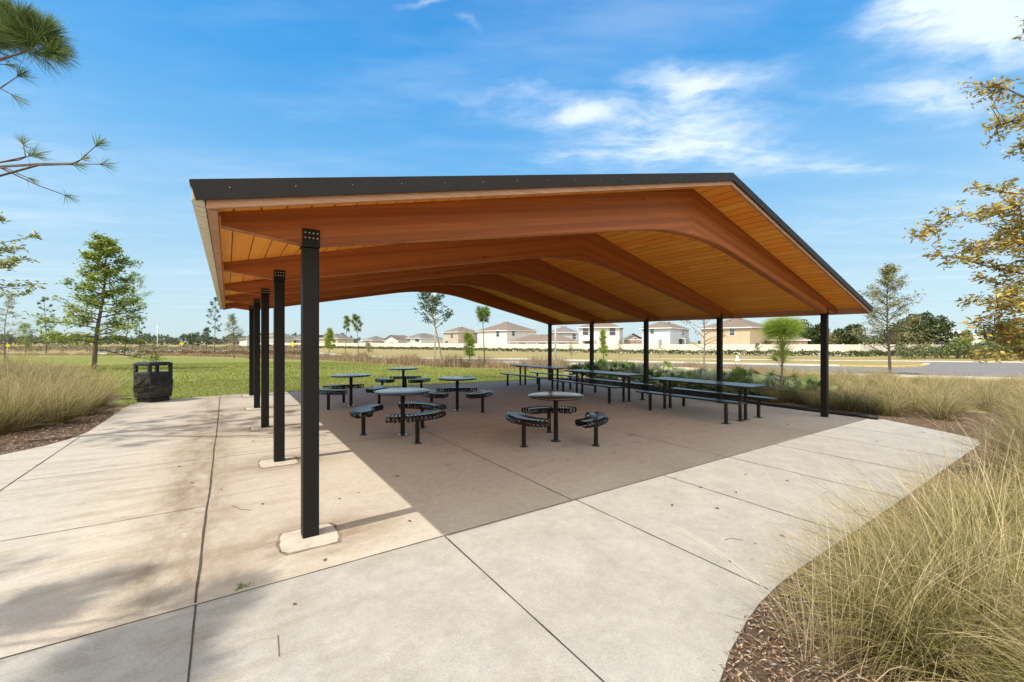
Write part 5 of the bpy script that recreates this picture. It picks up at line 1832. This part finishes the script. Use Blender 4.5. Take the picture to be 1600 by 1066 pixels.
def pole(px, Y, h, r, label):
    x, y = PX(px, Y)
    t_ = empty('lamp_post', (x, y, zt(x, y)), 0, label, 'lamp post')
    m_ = MB(); m_.tube([(0, 0, -0.1), (0, 0, h)], [r, r * 0.7], 10); m_.build('pole', M['pole'], t_)
    m_ = MB(); m_.tube([(0, 0, h - 0.05), (0.9, -0.5, h + 0.15)], 0.035, 6); m_.bbox((1.05, -0.58, h + 0.14), (0.5, 0.28, 0.10), 0.02, R(-29)); m_.build('lamp_head', M['signback'], t_)


pole(679.5, 35, 7.2, 0.085, 'white lamp post beyond the lawn left of the tall grey-trunked tree')
pole(868, 50, 7.6, 0.12, 'white lamp post right of the far corner post of the pavilion')
pole(246, 120, 7.4, 0.15, 'distant pale lamp post right of the left oaks')


def sign(px, py, Y, s_, label):
    x, y = PX(px, Y); z = zt(x, y); hc = hgt(py, Y, x)
    t_ = empty('warning_sign', (x, y, z), math.atan2(x, y) * -1, label, 'road sign')
    m_ = MB(); m_.tube([(0, 0.05, -0.1), (0, 0.05, hc + s_ * 0.3)], 0.04, 6); m_.build('post', M['signback'], t_)
    m_ = MB(); m_.prism([(0, hc - s_), (s_, hc), (0, hc + s_), (-s_, hc)], -0.02, 0.015); m_.build('sign_panel', M['yellow'], t_)


sign(12, 540, 50, 0.24, 'yellow diamond road sign at the left border under the slim oak')
sign(284, 537, 75, 0.36, 'yellow diamond road sign beyond the lawn near the low dark pine')
sign(457, 538, 75, 0.48, 'yellow diamond road sign seen between the second and the front post')
# white marker in the median
x, y = PX(1152, 47)
m_ = MB(); m_.lathe([(0.26, 0.0), (0.26, 0.05), (0.16, 0.12), (0.10, 0.55), (0.06, 0.62)], 12)
props(m_.build('marker_cone', M['white'], None, (x, y, zt(x, y) + 0.14)), 'small white marker cone on the grass beyond the road', 'cone')


# ------------------------------------------------------------------ houses
def stucco(name, col):
    return mat_simple(name, col, 0.9, nscale=0.6, namp=0.05)


MW = {'white': stucco('stucco_white', (0.62, 0.60, 0.55)), 'blue': stucco('stucco_pale_blue', (0.52, 0.56, 0.62)), 'beige': stucco('stucco_beige', (0.52, 0.41, 0.28)),
      'tan': stucco('stucco_tan', (0.44, 0.37, 0.29)), 'grey': stucco('stucco_grey', (0.40, 0.40, 0.38)), 'pink': stucco('stucco_pink', (0.50, 0.36, 0.28))}
M['shingle'] = mat_ground('shingle', ((0.185, 0.145, 0.112), (0.21, 0.166, 0.13), (0.155, 0.122, 0.095), (0.23, 0.18, 0.145)), 2.0, 0.3, 0.02)
M['shingle2'] = mat_ground('shingle_grey', ((0.17, 0.15, 0.135), (0.19, 0.17, 0.15), (0.145, 0.13, 0.115), (0.21, 0.185, 0.165)), 2.0, 0.3, 0.02)


def solve_t(B, d, px):
    """distance along d from B until it shows at column px"""
    k = (px - 800) / F_PX
    return (k * B[1] - B[0]) / (d[0] - k * d[1])


def house(xa, xb, xc, Y, t, eave, col, label, roof='hip', windows=(), depth=None, pitch=0.42, rm='shingle', canopy=None):
    """main wall from column xa to xb (near corner at distance Y), side wall on to column xc; t = bearing of the side walls"""
    B = np.array(PX(xb, Y)); p = np.array([math.sin(R(t)), math.cos(R(t))]); e = np.array([math.cos(R(t)), -math.sin(R(t))])
    L = -solve_t(B, -e, xa) * -1 if False else abs(solve_t(B, -e, xa))
    D = abs(solve_t(B, p, xc)) if depth is None else depth
    D = min(D, 16); L = min(L, 30)
    z0 = zt(*B); He = EYE - (eave - CY) / F_PX * Y - z0
    rz = math.atan2(e[1], e[0])
    # local frame: x along e (0 at A .. L at B), y along p
    A = B - e * L
    o = empty('house', (A[0], A[1], z0 - 0.1), rz, label, 'house')
    m_ = MB(); m_.box((L / 2, D / 2, (He + 0.1) / 2 - 0.01), (L, D, He + 0.08)); m_.build('wall', MW[col], o)
    ov = 0.45
    r = MB()
    x0_, x1_, y0_, y1_ = -ov, L + ov, -ov, D + ov
    if roof == 'hip':
        wmin = min(x1_ - x0_, y1_ - y0_) / 2; hr = wmin * pitch; zb = He + 0.1
        if (x1_ - x0_) >= (y1_ - y0_):
            r1, r2 = (x0_ + wmin, (y0_ + y1_) / 2), (x1_ - wmin, (y0_ + y1_) / 2)
            if r2[0] - r1[0] < 0.5: r1 = (r1[0] - 0.25, r1[1]); r2 = (r2[0] + 0.25, r2[1])
            vs = [(x0_, y0_, zb), (x1_, y0_, zb), (x1_, y1_, zb), (x0_, y1_, zb), (*r1, zb + hr), (*r2, zb + hr)]
            fs = [(0, 1, 5, 4), (1, 2, 5), (2, 3, 4, 5), (3, 0, 4), (0, 3, 2, 1)]
        else:
            r1, r2 = ((x0_ + x1_) / 2, y0_ + wmin), ((x0_ + x1_) / 2, y1_ - wmin)
            vs = [(x0_, y0_, zb), (x1_, y0_, zb), (x1_, y1_, zb), (x0_, y1_, zb), (*r1, zb + hr), (*r2, zb + hr)]
            fs = [(0, 1, 4), (1, 2, 5, 4), (2, 3, 5), (3, 0, 4, 5), (0, 3, 2, 1)]
        r.add(vs, fs)
        for q_ in range(2):
            r.box(((r1[0] + r2[0]) / 2 + (q_ - 0.5) * 1.6, (r1[1] + r2[1]) / 2 - 0.5, zb + hr - 0.12), (0.5, 0.4, 0.3))
    else:
        hr = (x1_ - x0_) / 2 * pitch; zb = He + 0.1; xm = (x0_ + x1_) / 2
        r.prism([(x0_, zb), (xm, zb + hr), (x1_, zb), (x1_, zb + 0.15), (xm, zb + hr + 0.17), (x0_, zb + 0.15)], y0_, y1_)
        g_ = MB(); g_.prism([(0, zb - 0.05), (L, zb - 0.05), (xm, zb + hr - 0.25)], 0.005, D - 0.005); g_.build('gable', MW[col], o)
    rf = r.build('roof', M[rm], o)
    f_ = MB()
    f_.box(((x0_ + x1_) / 2, y0_ - 0.03, He), (x1_ - x0_ + 0.1, 0.06, 0.2)); f_.box((x1_ + 0.03, (y0_ + y1_) / 2, He), (0.06, y1_ - y0_, 0.2)); f_.box((x0_ - 0.03, (y0_ + y1_) / 2, He), (0.06, y1_ - y0_, 0.2))
    f_.build('fascia', M['white'], rf)
    for wd in windows:
        face, px, py, w_, h_ = wd
        if face == 'f':
            s_ = solve_t(B, -e, px); lx, ly = L - abs(s_), 0.0
            Yw = B[1] - e[1] * abs(s_)
        else:
            s_ = abs(solve_t(B, p, px)); lx, ly = L, s_; Yw = B[1] + p[1] * s_
        zc = EYE - (py - CY) / F_PX * Yw - z0 + 0.1
        fr = MB(); gl_ = MB()
        if face == 'f':
            fr.box((lx, -0.03, zc), (w_ + 0.2, 0.06, h_ + 0.2)); gl_.box((lx, -0.05, zc + h_ / 4 + 0.01), (w_, 0.06, h_ / 2 - 0.05)); gl_.box((lx, -0.05, zc - h_ / 4 - 0.01), (w_, 0.06, h_ / 2 - 0.05))
        else:
            fr.box((lx + 0.03, ly, zc), (0.06, w_ + 0.2, h_ + 0.2)); gl_.box((lx + 0.05, ly, zc + h_ / 4 + 0.01), (0.06, w_, h_ / 2 - 0.05)); gl_.box((lx + 0.05, ly, zc - h_ / 4 - 0.01), (0.06, w_, h_ / 2 - 0.05))
        wo_ = fr.build('window', M['white'], o); gl_.build('pane', M['glass'], wo_)
    if canopy:
        face, px, py, w_ = canopy
        if face == 'f': s_ = solve_t(B, -e, px); c0 = (L - abs(s_), -0.9); sz = (w_, 1.8, 0.15); Yw = B[1] - e[1] * abs(s_)
        else: s_ = abs(solve_t(B, p, px)); c0 = (L + 0.9, s_); sz = (1.8, w_, 0.15); Yw = B[1] + p[1] * s_
        zc = EYE - (py - CY) / F_PX * Yw - z0 + 0.1
        m_ = MB(); m_.box((c0[0], c0[1], zc), sz)
        for sx in (-1, 1):
            for sy in (-1, 1): m_.box((c0[0] + sx * (sz[0] / 2 - 0.1), c0[1] + sy * (sz[1] / 2 - 0.1), (zc - 0.08) / 2), (0.12, 0.12, zc - 0.08))
        m_.box((c0[0] - (0.88 if face != 'f' else 0), c0[1] + (0.88 if face == 'f' else 0), zc - 1.3), (2.2 if face == 'f' else 0.1, 0.1 if face == 'f' else 2.2, 2.0), mi=1)
        m_.build('patio_cover', [M['white'], M['glass']], o)
    return o


house(1096, 1172, 1209, 92, 50, 511, 'beige', 'beige two-storey house behind the fence, seen right of the second right post', windows=(('f', 1144, 519, 1.1, 1.5), ('s', 1197, 519, 1.0, 1.3)), canopy=('s', 1202, 533, 3.5))
house(1003, 1047, 1115, 98, 38, 512, 'blue', 'pale blue two-storey house between the third and second right posts', windows=(('f', 1019, 517, 0.9, 1.4), ('s', 1067, 519, 1.1, 1.5), ('s', 1092, 535, 3.0, 0.9)), canopy=('s', 1063, 529, 4.0))
house(905, 968, 980, 106, 18, 511, 'white', 'white two-storey house behind the narrow bright pine', windows=(('f', 915, 518, 1.5, 2.0), ('f', 957, 518, 1.5, 2.0)), canopy=('f', 920, 532, 3.5))
house(1206, 1262, 1275, 92, 20, 531, 'pink', 'low single-storey house with a brown roof right of the beige one', pitch=0.40, depth=11)
house(976, 1003, 1006, 122, 14, 530, 'pink', 'small cream gabled house between the white and the pale blue ones', roof='gable', pitch=0.55, windows=(('f', 993, 530, 0.8, 0.8),), depth=10)
house(858, 902, 906, 140, 10, 519, 'grey', 'grey-roofed house peeping out left of the white two-storey house', rm='shingle2', depth=10, windows=(('f', 897, 526, 1.2, 1.8),))
house(797, 903, 906, 118, 8, 534, 'tan', 'long single-storey house with a wide brown roof by the second lamp post', pitch=0.36, depth=11, windows=(('f', 816, 537.5, 2.0, 0.8), ('f', 846, 537.5, 2.0, 0.8), ('f', 878, 537.5, 2.0, 0.8)))
house(746, 792, 838, 132, 46, 516, 'white', 'white two-storey house behind the slender tufted pine', windows=(('f', 778, 521, 1.4, 2.2), ('s', 802, 521, 1.2, 1.6)))
house(693, 716, 748, 142, 40, 518.5, 'tan', 'tan two-storey house right of the white lamp post', windows=(('f', 706, 525, 1.2, 1.6), ('f', 698, 536, 1.4, 1.6)))
house(632, 658, 676, 185, 30, 528.5, 'white', 'distant two-storey house with a pale front left of the lamp post', rm='shingle2', windows=(('f', 638, 531, 1.8, 1.8), ('f', 652, 531, 2.4, 1.8)), depth=15)
house(600, 622, 624, 175, 8, 532, 'white', 'distant small white gabled house seen between tables and beams', roof='gable', pitch=0.6, depth=10, windows=(('f', 612, 538, 1.8, 1.4),))
house(566, 582, 608, 190, 35, 531.5, 'tan', 'distant tan house with a dark hip roof right of the tufted pines', rm='shingle2', windows=(('f', 573, 534, 1.6, 1.8),))
house(608, 634, 637, 215, 8, 530, 'grey', 'far grey roof between the small gabled house and the pale-fronted one', rm='shingle2', depth=14)
house(497, 528, 534, 200, 10, 529, 'beige', 'distant beige house partly behind the bushy pine', rm='shingle2', depth=14)
house(447, 474, 480, 215, 10, 531, 'tan', 'distant tan house framed between the second and front posts', rm='shingle2', depth=14, windows=(('f', 460, 534, 2.0, 1.6),))
house(408, 428, 432, 200, 10, 525, 'grey', 'distant grey house between the third and second posts', rm='shingle2', depth=14)
house(374, 386, 392, 210, 10, 529, 'white', 'distant cream house just left of the row of posts', rm='shingle', depth=14)


# pale industrial building and dome at the right
x, y = PX(1560, 150)
b_ = empty('warehouse', (x, y, zt(x, y)), R(-8), 'long pale industrial building behind the trees at the right', 'building')
hh = hgt(523.5, 150, x)
m_ = MB(); m_.box((0, 0, hh / 2), (36, 14, hh)); m_.build('wall', stucco('cladding', (0.55, 0.55, 0.53)), b_)
m_ = MB(); m_.box((0, 0, hh + 0.2), (36.6, 14.6, 0.4)); m_.build('roof', M['white'], b_)
x, y = PX(1487, 150)
d_ = empty('storage_dome', (x, y, zt(x, y)), 0, 'white rounded tank top showing between the dark trees at the right', 'tank')
m_ = MB(); m_.lathe([(4.4, 0), (4.4, 4.4), (4.0, 5.4), (3.0, 6.1), (1.5, 6.5), (0.1, 6.6)], 24); m_.build('shell', M['white'], d_)


# dark trees behind the road at the right
def dense_tree(px, Y, top, Rc, label, seed, cols=DARKG, base=None, name='dark_tree', ls=0.8, n=1500, group=None):
    g = np.random.default_rng(seed); x, y = PX(px, Y); h = hgt(top, Y, x)
    t_ = empty(name, (x, y, zt(x, y)), 0, label, 'tree', group)
    m_ = MB(); m_.tube([(0, 0, -0.1), (0.1, 0, h * 0.5), (0, 0.1, h * 0.8)], [0.22, 0.15, 0.06], 7)
    cl = []
    for k in range(14):
        a = k * 2.4; f = (k + 0.5) / 14; rr = Rc * math.sin(math.pi * (0.12 + 0.76 * f)) * g.uniform(0.4, 0.8)
        c = (rr * math.cos(a), rr * math.sin(a), h * (0.22 + 0.68 * f)); cl.append(c)
        m_.tube([(0, 0, c[2] * 0.6), c], [0.06, 0.02], 5)
    m_.build('trunk', M['bark'], t_)
    cl = np.array(cl); ii = g.integers(0, 14, n)
    s_ = np.where(np.arange(14) > 10, 0.28, 0.38) * Rc
    v_ = unit(g.normal(0, 1, (n, 3))) * (g.uniform(0, 1, (n, 1)) ** 0.4)
    C0 = cl[ii] + v_ * s_[ii][:, None] * np.array([1, 1, 0.75])
    C0[:, 2] = np.clip(C0[:, 2], 0.2, h)
    ax3 = unit(g.normal(0, 1, (n, 3))); nor = unit(g.normal(0, 1, (n, 3))); nor = unit(nor - ax3 * np.sum(nor * ax3, 1, keepdims=True))
    L = ls * g.uniform(0.5, 1.1, n)
    c = np.array(cols)[g.integers(0, len(cols), n)] * g.uniform(0.7, 1.3, (n, 1))
    rb = RB(); rb.leaves(C0, ax3, nor, L, L * 0.6, c); rb.build('crown', M['leaf'], t_)


dense_tree(1247, 140, 498, 5.0, 'dark pine rising behind the low brown-roofed house', 1)
dense_tree(1262, 130, 512, 4.0, 'round dark tree right of the low brown-roofed house', 2)
dense_tree(1281, 120, 503, 2.6, 'narrow dark tree just left of the front right post', 3)
dense_tree(1279, 150, 517, 5.0, 'broad dark tree mass low beside the front right post', 4)
dense_tree(1330, 110, 505, 3.4, 'dark tree under the right corner of the pavilion roof', 5)
dense_tree(1312, 115, 517, 3.8, 'low olive tree just right of the front right post', 15, OLIVE)
dense_tree(1432, 84, 487, 4.4, 'largest dark tree behind the open olive oak', 6, n=2600, ls=0.6)
dense_tree(1462, 84, 492, 3.4, 'dark rounded tree left of the white tank top', 7, n=2200, ls=0.6)
dense_tree(1405, 90, 505, 4.0, 'dark tree half hidden by the crown of the olive oak', 8, ls=0.7)
dense_tree(1508, 140, 514, 2.0, 'small grey tree right of the white tank top', 9, OLIVE)
dense_tree(1575, 70, 497, 3.6, 'dark green tree behind the yellowing branches at the right', 10, n=2600, ls=0.5)
dense_tree(1610, 72, 515, 4.0, 'dark tree at the right border of the view', 11, ls=0.6)


def thicket(name, pts, Y0_, Y1_, h0, h1, n, cols, label, seed, ls):
    g = np.random.default_rng(seed)
    px = g.uniform(pts[0], pts[1], n); Y = g.uniform(Y0_, Y1_, n)
    x = (px - 800) / F_PX * Y
    prof = 0.5 + 0.5 * np.sin(px * 0.11 + 2 * np.sin(px * 0.023)) * np.sin(px * 0.047 + 1)
    H = h0 + (h1 - h0) * prof
    z = np.array([zt(a, b) for a, b in zip(x, Y)]) + g.uniform(0, 1, n) ** 0.6 * H
    C0 = np.stack([x, Y, z], 1); ax3 = unit(g.normal(0, 1, (n, 3))); nor = unit(g.normal(0, 1, (n, 3))); nor = unit(nor - ax3 * np.sum(nor * ax3, 1, keepdims=True))
    L = ls * g.uniform(0.5, 1.1, n); c = np.array(cols)[g.integers(0, len(cols), n)] * g.uniform(0.7, 1.3, (n, 1))
    rb = RB(); rb.leaves(C0, ax3, nor, L, L * 0.6, c); o = rb.build(name, M['leaf']); props(o, label, 'vegetation', kind='stuff')


thicket('far_woods', (-500, 560), 330, 420, 4.5, 9.5, 9000, [(0.07, 0.09, 0.05), (0.10, 0.12, 0.07), (0.13, 0.13, 0.09)], 'far wood along the skyline at the left', 91, 3.4)
thicket('far_woods', (1200, 2300), 210, 280, 4.0, 7.5, 6000, DARKG, 'far wood along the skyline at the right', 92, 2.2)
thicket('far_scrub', (-400, 470), 95, 160, 0.4, 1.6, 30000, [(0.26, 0.20, 0.13), (0.33, 0.25, 0.16), (0.14, 0.15, 0.07), (0.2, 0.14, 0.1)], 'brown scrub beyond the left lawn', 93, 0.45)
thicket('roadside_thicket', (1400, 1900), 58, 66, 1.2, 2.6, 9000, [(0.10, 0.13, 0.045), (0.15, 0.18, 0.06), (0.07, 0.09, 0.035), (0.22, 0.22, 0.10)], 'dense green thicket beyond the road at the right', 94, 0.45)
thicket('roadside_thicket', (215, 480), 74, 78, 0.4, 0.9, 9000, [(0.30, 0.16, 0.08), (0.14, 0.15, 0.06), (0.2, 0.12, 0.07)], 'reddish low shrubs beyond the pale road at the left', 95, 0.28)

scn.render.film_transparent = False
